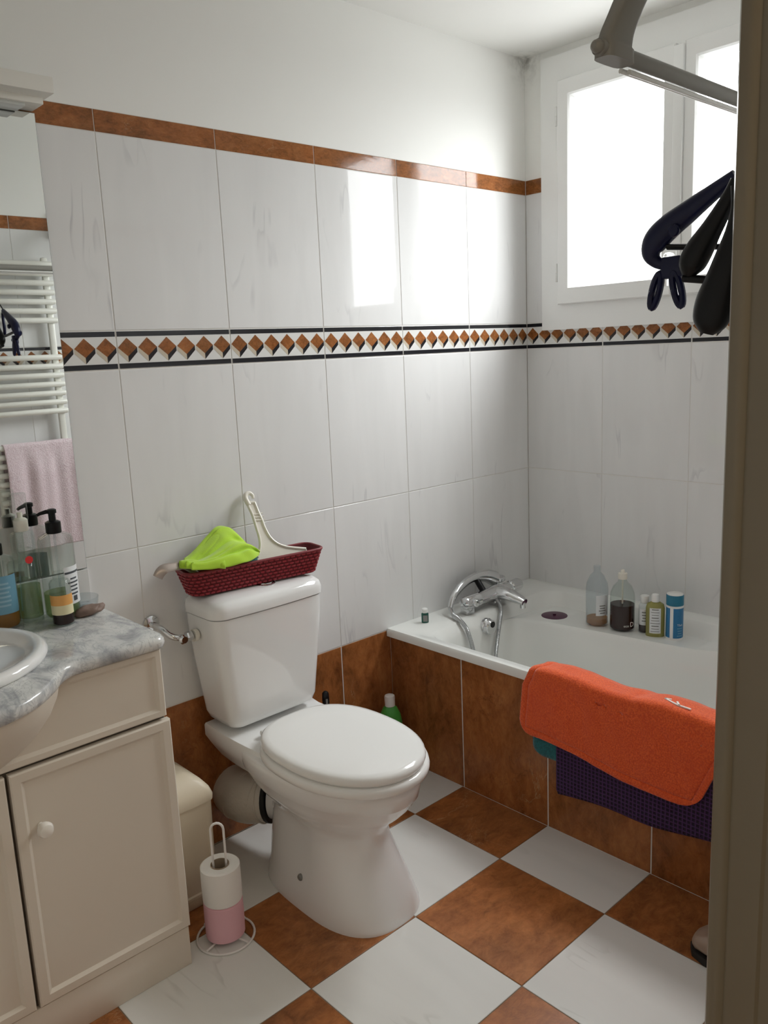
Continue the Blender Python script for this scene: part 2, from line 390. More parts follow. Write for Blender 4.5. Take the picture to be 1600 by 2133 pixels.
def tile_mesh(w, h, mat, name, th=0.004, GAP=0.0022):
    """front face at local y=0, body behind; X = width, Z = height, centred"""
    g = GAP / 2; a, b_ = w / 2 - g, h / 2 - g; c = 0.0012
    v = [(-a, th, -b_), (a, th, -b_), (a, th, b_), (-a, th, b_),
         (-a, c * 0.6, -b_), (a, c * 0.6, -b_), (a, c * 0.6, b_), (-a, c * 0.6, b_),
         (-a + c, 0, -b_ + c), (a - c, 0, -b_ + c), (a - c, 0, b_ - c), (-a + c, 0, b_ - c)]
    f = [(8, 9, 10, 11)]
    for i in range(4):
        j = (i + 1) % 4
        f += [(4 + i, 4 + j, 8 + j, 8 + i), (i, j, 4 + j, 4 + i)]
    return mesh_from(v, f, name, mats=[mat])
_tc = {}
def tile(kind, w, h, parent, loc, rotz=0.0):
    k = (kind, round(w, 4), round(h, 4))
    if k not in _tc: _tc[k] = tile_mesh(w, h, M[kind], kind, GAP=0.0042 if kind == 'brown_wall' else 0.0022)
    return link('tile', _tc[k], parent, loc, (0, 0, rotz))
def border_mesh(w, h, n, name, x_from=0.0):
    """border tile with the printed cube pattern; n diamonds of pitch S/6"""
    base = tile_mesh(w, h, M['band_white'], name)
    vs = [tuple(v.co) for v in base.vertices]; fs = [tuple(p.vertices) for p in base.polygons]; mi = [0] * len(fs)
    e = -0.0003
    def poly(pts, m):
        k = len(vs); vs.extend([(x, e, z) for x, z in pts]); fs.append(tuple(range(k, k + len(pts)))); mi.append(m)
    a, t = w / 2 - GAP, h / 2 - GAP
    sb = 0.0125
    poly([(-a, t - sb), (a, t - sb), (a, t), (-a, t)], 2); poly([(-a, -t), (a, -t), (a, -t + sb), (-a, -t + sb)], 2)
    p = S / 6; zt, zm, zb = t - sb - 0.003, 0.006, -0.016 
    zbot = -t + sb + 0.002
    for i in range(n):
        x0 = -w / 2 + p * i; xc = x0 + p / 2; x1 = x0 + p
        lo, hi = max(x0 + 0.0015, -a), min(x1 - 0.0015, a)
        if hi - lo < p * 0.6: continue
        poly([(lo, zm), (xc, zb), (hi, zm), (xc, zt)], 1)
        poly([(lo, zm), (lo, zm - 0.012), (xc, zbot), (xc, zb)], 3)
        poly([(xc, zb), (xc, zbot), (hi, zm - 0.012), (hi, zm)], 2)
    return mesh_from(vs, fs, name, mats=[M['band_white'], M['diamond'], M['band_black'], M['band_cream']], midx=mi)
BORDER = border_mesh(S, ZBT - ZBB, 6, 'border_tile')

# ------------------------------------------------------------------ shell
def slab(name, boxes, mats):
    g = G()
    for bx in boxes: g.box(*bx[:6], mi=bx[6])
    return struct(link(name, mesh_from(g.v, g.f, name, mats=mats, midx=g.m)))
R_ = 0.0013   # grout recess
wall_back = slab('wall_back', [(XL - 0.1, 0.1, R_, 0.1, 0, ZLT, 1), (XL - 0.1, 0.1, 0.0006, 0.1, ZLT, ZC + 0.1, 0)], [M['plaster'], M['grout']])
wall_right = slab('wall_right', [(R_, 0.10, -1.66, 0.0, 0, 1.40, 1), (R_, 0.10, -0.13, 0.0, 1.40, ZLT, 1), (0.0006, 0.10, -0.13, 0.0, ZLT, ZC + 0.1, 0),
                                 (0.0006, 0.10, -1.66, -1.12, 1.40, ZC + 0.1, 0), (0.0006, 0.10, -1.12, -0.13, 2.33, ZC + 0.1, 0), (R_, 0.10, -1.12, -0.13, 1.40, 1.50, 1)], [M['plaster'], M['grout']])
FT = 0.10   # thickness of the wall with the doorway
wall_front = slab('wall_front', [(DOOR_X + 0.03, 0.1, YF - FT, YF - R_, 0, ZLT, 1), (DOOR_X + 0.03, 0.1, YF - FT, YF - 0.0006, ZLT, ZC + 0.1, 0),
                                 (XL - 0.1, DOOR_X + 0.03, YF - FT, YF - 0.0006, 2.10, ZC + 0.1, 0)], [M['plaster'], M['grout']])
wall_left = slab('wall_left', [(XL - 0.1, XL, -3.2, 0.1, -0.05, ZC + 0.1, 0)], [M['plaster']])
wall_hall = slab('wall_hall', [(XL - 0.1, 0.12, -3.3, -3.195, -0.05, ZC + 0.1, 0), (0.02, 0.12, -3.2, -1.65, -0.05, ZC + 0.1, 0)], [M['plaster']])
floor = slab('floor', [(XL - 0.1, 0.1, -3.2, 0.1, -0.1, -R_, 0)], [M['grout_floor']])
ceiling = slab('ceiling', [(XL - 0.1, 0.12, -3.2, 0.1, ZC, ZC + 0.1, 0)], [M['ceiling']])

# wall tiles, mirror wall
rows = [('brown_wall', 0.0, ZBR), ('white_tile', ZBR, ZJ), ('white_tile', ZJ, ZBB), ('border', ZBB, ZBT), ('white_tile', ZBT, ZLB), ('listello', ZLB, ZLT)]
def tile_wall(parent, k0, k1, place, rotz, only=None):
    for k in range(k0, k1):
        for kind, z0, z1 in rows:
            if only and not only(k, kind, z0): continue
            loc = place(-(k + 0.5) * S, (z0 + z1) / 2)
            if kind == 'border': link('border_tile', BORDER, parent, loc, (0, 0, rotz))
            else: tile(kind, S, z1 - z0, parent, loc, rotz)
tile_wall(wall_back, 0, 8, lambda u, z: (u, 0, z), 0)
# window wall: full tiles below the window board, a strip beside the corner above it
for k in range(0, 5):
    y = -(k + 0.5) * S
    wd = S if k < 4 else 0.215
    if k == 4: y = -4 * S - wd / 2
    for kind, z0, z1 in rows[:3]:
        if kind == 'brown_wall': continue
        tile(kind, wd, z1 - z0, wall_right, (0, y, (z0 + z1) / 2), -PI / 2)
    if k < 4: link('border_tile', BORDER, wall_right, (0, y, (ZBB + ZBT) / 2), (0, 0, -PI / 2))
sw = 0.105
tile('white_tile', sw, ZLB - ZBT, wall_right, (0, -sw / 2, (ZBT + ZLB) / 2), -PI / 2)
tile('listello', sw, ZLT - ZLB, wall_right, (0, -sw / 2, (ZLB + ZLT) / 2), -PI / 2)
# opposite wall (seen in the mirror)
tile_wall(wall_front, 0, 4, lambda u, z: (u, YF, z), PI)
for kind, z0, z1 in rows:
    if kind != 'border': tile(kind, 0.29, z1 - z0, wall_front, (-4 * S - 0.145, YF, (z0 + z1) / 2), PI)
BORDER5 = border_mesh(5 * S / 6, ZBT - ZBB, 5, 'border_tile_cut')
link('border_tile', BORDER5, wall_front, (-4 * S - 5 * S / 12, YF, (ZBB + ZBT) / 2), (0, 0, PI))
# floor tiles
T = 0.3348; OX, OY = -1.0021, -0.6517
FM = {c: tile_mesh(T, T, M[c], c) for c in ('floor_white', 'brown_floor')}
for i in range(-6, 1):
    for j in range(-7, 2):
        x0 = OX + i * T; y0 = OY + j * T
        x1 = min(x0 + T, -0.775); x0c = max(x0, XL); y1 = min(y0 + T, 0.0); y0c = max(y0, -3.1)
        if x1 - x0c < 0.03 or y1 - y0c < 0.03: continue
        kind = 'floor_white' if (i + j) % 2 else 'brown_floor'
        w, h = x1 - x0c, y1 - y0c
        me = FM[kind] if abs(w - T) < 1e-3 and abs(h - T) < 1e-3 else tile_mesh(w, h, M[kind], kind)
        link('tile', me, floor, ((x0c + x1) / 2, (y0c + y1) / 2, 0), (-PI / 2, 0, 0))

# ------------------------------------------------------------------ window
win = struct(bpy.data.objects.new('window_1', None)); COL.objects.link(win); win.location = (0, -0.62, 1.46)
WB = (0, -0.62, 1.46)
WL, WR, WZ0, WZ1 = -0.083, -1.157, 1.455, 2.389
HL, HR, HZ0, HZ1 = -0.19, -1.05, 1.58, 2.265
g = G()
for y0, y1, z0, z1 in ((HL, WL, WZ0, WZ1), (WR, HR, WZ0, WZ1), (HR, HL, WZ0, HZ0), (HR, HL, HZ1, WZ1)):
    g.box(-0.016, 0.03, y0, y1, z0, z1)
part('window_frame', g, M['win_paint'], win, WB, smooth=False)
M['pane'] = see_through('frosted_window_glass', (0.95, 0.96, 0.96), 0.04, 0.04, (0.85, 0.87, 0.88))
nt = M['pane'].node_tree; em = nt.nodes.new('ShaderNodeEmission'); em.inputs[0].default_value = (0.97, 0.985, 1.0, 1); em.inputs[1].default_value = GLOW
ms = nt.nodes.new('ShaderNodeAddShader'); last = nt.nodes['Material Output'].inputs[0].links[0].from_socket      # daylight scattered by the frosting
nt.links.new(last, ms.inputs[0]); nt.links.new(em.outputs[0], ms.inputs[1]); nt.links.new(ms.outputs[0], nt.nodes['Material Output'].inputs[0])
def sash(y0, y1, gy0, gy1, gz0, gz1, z0, z1, right):
    # mitred frame with a chamfer towards the glass
    g = G()
    def loop(a, b_, c, d, x): return [Vector((x, a, c)), Vector((x, b_, c)), Vector((x, b_, d)), Vector((x, a, d))]
    e = 0.014
    g.loft([loop(y0, y1, z0, z1, 0.01), loop(y0, y1, z0, z1, -0.030), loop(y0 - 0.004, y1 + 0.004, z0 + 0.004, z1 - 0.004, -0.034),
            loop(gy0 + e, gy1 - e, gz0 - e, gz1 + e, -0.034), loop(gy0 + e * .6, gy1 - e * .6, gz0 - e * .6, gz1 + e * .6, -0.028),
            loop(gy0, gy1, gz0, gz1, -0.006), loop(gy0, gy1, gz0, gz1, 0.01)], cap0=False, cap1=False)
    s = part('sash', g, M['win_paint'], win, WB, smooth=False)
    p = G().box(-0.0045, 0.0005, gy1 - 0.004, gy0 + 0.004, gz0 - 0.004, gz1 + 0.004)
    sub('pane', p, M['pane'], s, WB, smooth=False)
    return s
s1 = sash(-0.163, -0.605, -0.222, -0.557, 1.613, 2.236, 1.543, 2.300, False)
s2 = sash(-0.637, -1.078, -0.687, -1.008, 1.613, 2.236, 1.543, 2.300, True)
part('meeting_strip', G().box(-0.042, -0.02, -0.637, -0.603, 1.56, 2.29, bev=0.004), M['win_paint'], win, WB)
for z in (2.185, 1.656):
    for y in (-0.158, -1.083):
        part('hinge', G().lathe([(0.0035, -0.032), (0.0045, -0.030), (0.0045, -0.001), (0.003, 0), (0.0045, 0.001), (0.0045, 0.030), (0.0035, 0.032)], (-0.030, y, z), 10), M['win_paint'], win, WB)
g = G().box(-0.052, -0.040, -0.632, -0.608, 1.60, 1.68, bev=0.004)
h = part('window_handle', g, M['white_plastic'], win, WB)
sub('lever', G().tube(catmull([(-0.05, -0.62, 1.665), (-0.085, -0.62, 1.665), (-0.092, -0.62, 1.65), (-0.092, -0.62, 1.57)], 5), 0.009, 10), M['white_plastic'], h, WB)

# ------------------------------------------------------------------ doorway frame
g = G()
prof = [(DOOR_X, YF - 0.16), (DOOR_X, YF - 0.062), (DOOR_X - 0.0035, YF - 0.058), (DOOR_X - 0.0035, YF - 0.020), (DOOR_X - 0.002, YF - 0.016), (DOOR_X - 0.006, YF - 0.012),
        (DOOR_X - 0.008, YF - 0.004), (DOOR_X - 0.005, YF + 0.006), (DOOR_X + 0.003, YF + 0.011), (DOOR_X + 0.012, YF + 0.012), (DOOR_X + 0.065, YF + 0.012), (DOOR_X + 0.065, YF + 0.0007), (DOOR_X + 0.031, YF + 0.0007), (DOOR_X + 0.031, YF - 0.16)]
g.extrude([(x, y, 0.0) for x, y in prof], (0, 0, 2.061))
g.box(XL, DOOR_X + 0.065, YF - 0.16, YF + 0.012, 2.06, 2.13)
struct(part('trim_1', g, M['door_paint'], None, (0, 0, 0), smooth=True, sharp=35))

# ------------------------------------------------------------------ bathtub
TZ = 0.475
bt = thing('bathtub', 'white acrylic bathtub built in under the window behind a brown tiled apron', 'bathtub', (-0.4, -0.78, 0))
TB = (-0.4, -0.78, 0)
def wallside(ring, f):
    return [Vector(f(p)) for p in ring]
rings = []
rings.append(rrect(-0.786, -0.0005, -1.553, -0.0005, 0.004, 0.449, 16, 6))
rings.append(rrect(-0.800, -0.0005, -1.553, -0.0005, 0.004, 0.449, 16, 6))
rings.append(rrect(-0.800, -0.0005, -1.553, -0.0005, 0.004, 0.468, 16, 6))
rings.append(rrect(-0.795, -0.0005, -1.553, -0.0005, 0.006, 0.475, 16, 6))
rings.append(rrect(-0.762, -0.062, -1.46, -0.140, 0.07, 0.475, 16, 6))
rings.append(rrect(-0.757, -0.067, -1.455, -0.147, 0.07, 0.470, 16, 6))
def ledge(p, z_led, z_oth):
    # the soap ledge runs along the wall side from the tap end to y = -0.85
    w = min(max((p.x + 0.45) / 0.25, 0), 1)
    e = min(max((p.y + 0.90) / 0.07, 0), 1)
    return (p.x, p.y, z_oth + (z_led - z_oth) * w * e)
rings.append(wallside(rrect(-0.752, -0.095, -1.45, -0.165, 0.08, 0, 16, 6), lambda p: ledge(p, 0.424, 0.455)))
def taper(p, k, z_led, z_oth):
    x = p.x
    if x > -0.45:
        t_ = min(max((-p.y - 0.25) / 0.6, 0), 1)
        x = x + k * t_
    q = ledge(Vector((p.x, p.y, 0)), z_led, z_oth)
    return (x, p.y, q[2])
rings.append(wallside(rrect(-0.748, -0.288, -1.44, -0.175, 0.08, 0, 16, 6), lambda p: taper(p, 0.085, 0.420, 0.44)))
rings.append(wallside(rrect(-0.745, -0.300, -1.435, -0.180, 0.08, 0, 16, 6), lambda p: taper(p, 0.085, 0.408, 0.42)))
rings.append(wallside(rrect(-0.730, -0.315, -1.41, -0.195, 0.09, 0, 16, 6), lambda p: taper(p, 0.08, 0.30, 0.30)))
rings.append(wallside(rrect(-0.700, -0.330, -1.37, -0.215, 0.10, 0, 16, 6), lambda p: taper(p, 0.07, 0.14, 0.14)))
rings.append(wallside(rrect(-0.660, -0.370, -1.31, -0.26, 0.10, 0, 16, 6), lambda p: taper(p, 0.05, 0.09, 0.09)))
g = G().loft(rings, cap0=False)
part('basin', g, M['acrylic'], bt, TB, sharp=50)
# tiled apron of the tub
apron = part('apron', G().box(-0.783 + R_, -0.762, -1.553, -0.0005, 0, 0.4485), M['grout'], bt, TB, smooth=False)
ya = [0.0, -0.3250, -0.6560, -0.9890, -1.322, -1.553]
for a0, a1 in zip(ya[:-1], ya[1:]):
    tile('brown_wall', a0 - a1, 0.4480, apron, (-0.783 - TB[0], (a0 + a1) / 2 - TB[1], 0.2242), -PI / 2)
# overflow / waste control on the tap end of the tub
kx, ky, kz = -0.478, -0.176, 0.437
g = G().lathe([(0.026, 0.012), (0.0295, 0.006), (0.0295, -0.004), (0.027, -0.008), (0.026, -0.020), (0.023, -0.024)], (kx, ky, kz), 32, axis='y')
k_ = part('overflow_knob', g, M['chrome'], bt, TB, sharp=30, label='round chrome overflow knob')
sub('grip_recess', G().lathe([(0.011, 0.0), (0.011, -0.003)], (kx + 0.004, ky - 0.0225, kz + 0.010), 16, axis='y'), M['rubber'], k_, TB)

# bath mixer with hand shower
mx = thing('bath_mixer', 'chrome bath mixer tap with hand shower standing on the tub rim', 'tap', (-0.42, -0.1, TZ))
MB_ = (-0.42, -0.1, TZ)
yx = -0.112; zx = 0.517
g = G().lathe([(0.010, -0.012), (0.021, -0.008), (0.024, 0.0), (0.024, 0.06), (0.025, 0.063), (0.025, 0.065), (0.024, 0.068), (0.025, 0.11), (0.029, 0.15), (0.0285, 0.20), (0.022, 0.205)], (-0.515, yx, zx), 28, axis='x')
part('mixer_body', g, M['chrome'], mx, MB_)
for x in (-0.50, -0.35):
    g = G().box(x - 0.02, x + 0.02, yx - 0.012, yx + 0.022, TZ - 0.001, zx, bev=0.004)
    part('foot', g, M['chrome'], mx, MB_)
g = G(); sp = catmull([(-0.345, yx + 0.01, zx + 0.004), (-0.345, yx - 0.045, zx + 0.004), (-0.342, yx - 0.095, zx - 0.006), (-0.340, yx - 0.125, zx - 0.014)], 5)
g.tube(sp, catmull_s([0.032, 0.032, 0.024, 0.017], 5), 16, flat=0.70, flat_dir=(0, 0, 1))
spt = part('spout', g, M['chrome'], mx, MB_)
sub('aerator', G().lathe([(0.010, 0.0), (0.0105, 0.012), (0.0105, 0.020)], (-0.340, yx - 0.116, zx - 0.036), 16), M['chrome'], spt, MB_)
g = G().lathe([(0.019, 0.0), (0.021, 0.004), (0.021, 0.045), (0.0195, 0.047), (0.0235, 0.050), (0.0240, 0.095), (0.021, 0.103), (0.011, 0.105)], (-0.31, yx + 0.004, zx + 0.002), 26, axis='x')
part('temperature_handle', g, M['chrome'], mx, MB_)
g = G().lathe([(0.013, 0.0), (0.015, -0.003), (0.015, -0.012), (0.012, -0.017), (0.005, -0.019)], (-0.492, yx - 0.020, zx + 0.002), 18, axis='y')
part('diverter_knob', g, M['chrome'], mx, MB_)
g = G(); hp = catmull([(-0.560, -0.078, 0.505), (-0.530, -0.070, 0.540), (-0.47, -0.060, 0.566), (-0.40, -0.055, 0.577), (-0.34, -0.058, 0.570), (-0.30, -0.064, 0.552)], 6)
g.tube(hp, catmull_s([0.0095, 0.0125, 0.0145, 0.016, 0.024, 0.030], 6), 14)
hs = part('hand_shower', g, M['chrome'], mx, MB_)
sub('spray_face', G().lathe([(0.030, 0.004), (0.032, 0.0), (0.032, -0.008), (0.028, -0.012)], (-0.285, -0.066, 0.553), 24), M['chrome'], hs, MB_)
part('shower_cradle', G().tube(catmull([(-0.40, -0.10, 0.53), (-0.395, -0.075, 0.552), (-0.39, -0.058, 0.566)], 4), 0.012, 10), M['black_plastic'], mx, MB_)
def hose(path, r):
    pts = catmull(path, 24); g = G(); rad = [r * (1.0 if i % 2 else 0.86) for i in range(len(pts))]
    return g.tube(pts, rad, 10)
part('shower_hose', hose([(-0.560, -0.078, 0.505), (-0.572, -0.100, 0.489), (-0.588, -0.140, 0.486), (-0.592, -0.178, 0.465), (-0.586, -0.194, 0.420), (-0.580, -0.206, 0.36), (-0.568, -0.222, 0.27), (-0.545, -0.25, 0.17), (-0.52, -0.28, 0.118),
                          (-0.50, -0.27, 0.15), (-0.492, -0.232, 0.25), (-0.479, -0.215, 0.33), (-0.455, -0.203, 0.38), (-0.425, -0.190, 0.435), (-0.385, -0.165, 0.478), (-0.362, -0.122, 0.505)], 0.0075), M['hose'], mx, MB_)

# ------------------------------------------------------------------ bottles on the tub
def label_patch(g, c, r, z0, z1, a0, a1, mi=0, n=10, sx=1.0, sy=1.0):
    vs = []
    for i in range(n + 1):
        a = a0 + (a1 - a0) * i / n
        for z in (z0, z1): vs.append((c[0] + r * sx * math.cos(a), c[1] + r * sy * math.sin(a), c[2] + z))
    g.add(vs, [(2 * i, 2 * i + 2, 2 * i + 3, 2 * i + 1) for i in range(n)], mi); return g
def facing(c): return math.atan2(-2.0 - c[1], -2.6 - c[0])      # angle from the thing to the doorway
def text_lines(g, c, r, z0, z1, n, a0, w, mi):
    for i in range(n):
        z = z1 - (z1 - z0) * (i + 0.5) / n; ww = w * (0.55 + 0.45 * random.random()); hh = (z1 - z0) / n * 0.22
        label_patch(g, c, r, z - hh, z + hh, a0 - ww / 2, a0 + ww / 2, mi, 5)
LZ = 0.4230
c = (-0.188, -0.437, LZ); fa = facing(c)
o = thing('plastic_bottle', 'tall clear capless bottle with a little amber liquid on the tub ledge', 'bottle', c)
g = G().lathe([(0.030, 0.0), (0.037, 0.003), (0.0385, 0.012), (0.0385, 0.135), (0.036, 0.155), (0.024, 0.182), (0.013, 0.193), (0.0125, 0.197), (0.0125, 0.216), (0.0105, 0.216), (0.0105, 0.196), (0.022, 0.180), (0.0345, 0.154), (0.037, 0.135), (0.037, 0.012), (0.030, 0.004)], c, 32)
part('bottle_body', g, M['frosted_pet'], o, c)
part('liquid', G().lathe([(0.028, 0.0045), (0.0362, 0.012), (0.0362, 0.030)], c, 28), M['amber_liquid'], o, c)
g = label_patch(G(), c, 0.0388, 0.045, 0.118, fa - 0.1, fa + 1.1); lb = part('label', g, M['label_white'], o, c)
g = G(); text_lines(g, c, 0.0391, 0.05, 0.085, 4, fa + 0.5, 0.8, 0); sub('print', g, M['print_grey'], lb, c)

c = (-0.176, -0.530, LZ); fa = facing(c)
o = thing('soap_bottle', 'clear round-shouldered bottle half full of dark red liquid with cream cap', 'bottle', c)
g = G().lathe([(0.034, 0.0), (0.041, 0.004), (0.0425, 0.012), (0.0425, 0.110), (0.040, 0.135), (0.031, 0.158), (0.017, 0.172), (0.014, 0.178), (0.014, 0.184), (0.012, 0.184), (0.015, 0.171), (0.029, 0.156), (0.0385, 0.134), (0.041, 0.110), (0.041, 0.012), (0.034, 0.005)], c, 32)
part('bottle_body', g, M['glass'], o, c)
part('liquid', G().lathe([(0.033, 0.005), (0.0405, 0.012), (0.0405, 0.094), (0.0, 0.094)], c, 28), M['red_liquid'], o, c)
part('cap', G().lathe([(0.014, 0.182), (0.0155, 0.183), (0.0155, 0.203), (0.008, 0.205), (0.006, 0.214), (0.004, 0.215)], c, 18), M['scraper'], o, c)
part('dip_tube', G().lathe([(0.003, 0.09), (0.003, 0.18)], c, 8), M['scraper'], o, c)
def on_cyl(c, r, a0, z0):
    # the text reads left to right for someone in the doorway: angle grows to the right
    return lambda x, y: (c[0] + r * math.cos(a0 + x / r), c[1] + r * math.sin(a0 + x / r), c[2] + z0 + y)
part('print', G().add(*(lambda t: (t.v, t.f))(text_geo('eco', 0.013, on_cyl(c, 0.0431, fa + 0.10, 0.022)))), M['print_white'], o, c)
part('print_letter', G().add(*(lambda t: (t.v, t.f))(text_geo('D', 0.024, on_cyl(c, 0.0431, fa + 0.62, 0.022)))), M['print_white'], o, c)

c = (-0.150, -0.600, LZ); fa = facing(c)
o = thing('small_bottle', 'small white-capped bottle behind the flat yellow-green one on the ledge', 'bottle', c)
part('bottle_body', G().lathe([(0.017, 0), (0.020, 0.003), (0.020, 0.095), (0.014, 0.106), (0.010, 0.108)], c, 24), M['frosted_pet'], o, c)
part('liquid', G().lathe([(0.0165, 0.003), (0.0188, 0.005), (0.0188, 0.028)], c, 20), M['dark_liquid'], o, c)
g = label_patch(G(), c, 0.0203, 0.03, 0.085, fa - 1.0, fa + 1.0); lb = part('label', g, M['label_white'], o, c)
g = G(); text_lines(g, c, 0.0206, 0.04, 0.08, 4, fa, 1.2, 0); sub('print', g, M['print_grey'], lb, c)
part('cap', G().lathe([(0.0125, 0.104), (0.0135, 0.106), (0.015, 0.128), (0.014, 0.130)], c, 20), M['white_plastic'], o, c)

c = (-0.166, -0.648, LZ); fa = facing(c)
o = thing('flat_bottle', 'flat oval bottle of yellow-green liquid with pale blue label and white cap', 'bottle', c)
def oval(prof, c, fa, a=1.0, b_=0.62, mi=0):
    g = G(); g.lathe(prof, (0, 0, 0), 28, mi, sx=b_, sy=a)
    return g.xf(Matrix.Translation(c) @ Matrix.Rotation(fa, 4, 'Z'))
part('bottle_body', oval([(0.026, 0), (0.030, 0.003), (0.0305, 0.10), (0.027, 0.114), (0.014, 0.122), (0.011, 0.124)], c, fa), M['yellow_liquid'], o, c)
g = G()
vs = []
for i in range(9):
    a = -0.62 + 1.24 * i / 8
    for z in (0.016, 0.103): vs.append((0.031 * 0.62 * math.cos(a), 0.031 * math.sin(a), z))
g.add(vs, [(2 * i, 2 * i + 2, 2 * i + 3, 2 * i + 1) for i in range(8)])
for i in range(9):
    z = 0.098 - i * 0.0095; w = 0.35 + 0.2 * random.random()
    h_ = 0.0011 if i % 3 else 0.0018
    vs = []
    for q in range(5):
        a = -w + 2 * w * q / 4
        for zz in (z - h_, z + h_): vs.append((0.0314 * 0.62 * math.cos(a), 0.0314 * math.sin(a), zz))
    g.add(vs, [(2 * q, 2 * q + 2, 2 * q + 3, 2 * q + 1) for q in range(4)], 1)
g.xf(Matrix.Translation(c) @ Matrix.Rotation(fa, 4, 'Z'))
part('label', g, None, o, c, mats=[M['label_white'], M['print_grey']])
part('cap', G().lathe([(0.0125, 0.122), (0.0135, 0.123), (0.0135, 0.142), (0.011, 0.147), (0.004, 0.149)], c, 22), M['white_plastic'], o, c)

c = (-0.148, -0.708, LZ); fa = facing(c)
o = thing('blue_cylinder_bottle', 'blue and white cylinder bottle with dark teal cap on the tub ledge', 'bottle', c)
part('bottle_body', G().lathe([(0.024, 0), (0.027, 0.002), (0.0275, 0.010), (0.0275, 0.118), (0.026, 0.120)], c, 28), M['white_plastic'], o, c)
g = label_patch(G(), c, 0.0278, 0.010, 0.112, fa - 0.15, fa + 1.9, 0, 14); label_patch(g, c, 0.0278, 0.010, 0.112, fa - 2.6, fa - 0.55, 0, 14)
lb = part('label', g, M['blue_can'], o, c)
sub('print', G().add(*(lambda t: (t.v, t.f))(text_geo('TSeb', 0.010, on_cyl(c, 0.0281, fa + 0.30, 0.052)))), M['label_white'], lb, c)
g = G(); text_lines(g, c, 0.0281, 0.014, 0.048, 4, fa + 0.65, 0.7, 0); sub('print_lines', g, simple('print_pale_on_blue', (0.12, 0.30, 0.45), 0.5), lb, c)
cp = part('cap', G().lathe([(0.0265, 0.119), (0.0282, 0.120), (0.0282, 0.152), (0.027, 0.1545)], c, 28), M['teal_cap'], o, c)
sub('cap_top', G().lathe([(0.0262, 0.153), (0.0262, 0.1565), (0.024, 0.158)], c, 28), M['white_plastic'], cp, c)

c = (-0.205, -0.268, 0.4238)
g = G().lathe([(0.042, 0), (0.0475, 0.001), (0.0475, 0.003), (0.042, 0.004), (0.006, 0.0045), (0.006, 0.009), (0.003, 0.0095)], c, 32)
single('rubber_disc', g, M['purple_rubber'], c, 'dark purple round rubber disc with centre nub on the tub ledge', 'bath plug')

c = (-0.667, -0.058, TZ); fa = facing(c)
o = thing('travel_bottle', 'tiny dark green bottle with white cap on the tub rim corner', 'bottle', c)
part('bottle_body', oval([(0.0115, 0), (0.0125, 0.001), (0.0125, 0.032), (0.010, 0.036), (0.007, 0.037)], c, fa, 1.0, 0.7), M['dark_green'], o, c)
g = G().add([(0.0125 * 0.7 + 0.0004, y, z) for y, z in ((-0.007, 0.006), (0.009, 0.006), (0.009, 0.028), (-0.007, 0.028))], [(0, 1, 2, 3)]).xf(Matrix.Translation(c) @ Matrix.Rotation(fa, 4, 'Z'))
part('label', g, M['print_grey'], o, c)
part('cap', G().lathe([(0.0095, 0.036), (0.0105, 0.037), (0.0105, 0.049), (0.0085, 0.051)], c, 18), M['white_plastic'], o, c)

# ------------------------------------------------------------------ mats over the tub edge
def drape(off, y0f, y1f, zb, inside, ny=60, ns=44, th=0.004, crest=0.0, bumpf=None, corner=0.03):
    """sheet hung over the tub edge: zb(v) lowest z outside, y0f/y1f(s) edges, s = 0 bottom .. 1 inside end"""
    xo = -0.800 - off
    g = G(); vs = []; N = ns
    for i in range(N + 1):
        for j in range(ny + 1):
            v = j / ny
            z0 = zb(v); top = TZ + off + crest
            L1 = top - 0.012 - z0; L2 = 0.075; L3 = inside; L = L1 + L2 + L3
            s = L * i / N
            if s < L1: x, z = xo, z0 + s
            elif s < L1 + L2:
                a = (s - L1) / L2
                x = xo + 0.012 * (1 - math.cos(min(a / 0.3, 1) * PI / 2)) + max(a - 0.3, 0) / 0.7 * (0.045 + off * 1.6)
                z = top - 0.012 + 0.012 * math.sin(min(a / 0.3, 1) * PI / 2) - max(a - 0.72, 0) / 0.28 * 0.010
            else:
                q = s - L1 - L2
                x = xo + 0.012 + 0.045 + off * 1.6 + 0.003 * min(q / 0.02, 1); z = top - 0.010 - q
            d = min(s, 1e9)
            rc = corner * (1 - math.sqrt(max(1 - (1 - min(d / corner, 1)) ** 2, 0)))
            ya, yb = y0f(s), y1f(s)
            y = ya - rc + (yb + rc - (ya - rc)) * v
            p = Vector((x, y, z))
            if bumpf: p += bumpf(p, s, v)
            vs.append(p)
    fs = [(i * (ny + 1) + j, i * (ny + 1) + j + 1, (i + 1) * (ny + 1) + j + 1, (i + 1) * (ny + 1) + j) for i in range(N) for j in range(ny)]
    g.add(vs, fs); return g
def solid(o, th, offset=-1):
    md = o.modifiers.new('thickness', 'SOLIDIFY'); md.thickness = th; md.offset = offset
    return o
g = drape(0.0045, lambda s: -0.622, lambda s: -1.20, lambda v: 0.236 + 0.01 * v, 0.08, corner=0.03)
solid(single('bath_mat', g, M['teal_mat'], (0, 0, 0), 'teal mat showing one corner between orange towel and purple mat', 'bath mat'), 0.003, 1)
g = drape(0.0105, lambda s: -0.708, lambda s: -1.30, lambda v: 0.142 + 0.055 * v + 0.006 * math.sin(v * 9), 0.10,
          bumpf=lambda p, s, v: Vector((-0.003 * (0.5 + 0.5 * math.sin(p.y * 30)) * max(0, 1 - s / 0.2), 0, 0)), corner=0.006)
solid(single('bath_mat', g, M['purple_waffle'], (0, 0, 0), 'dark purple waffle-weave bath mat hanging lowest over the tub edge', 'bath mat'), 0.003, 1)
def y_left(s): return -0.584 - 0.016 * min(s / 0.15, 1) - 0.042 * min(max((s - 0.15) / 0.08, 0), 1)
def y_right(s): return -1.128 - 0.10 * min(s / 0.24, 1)
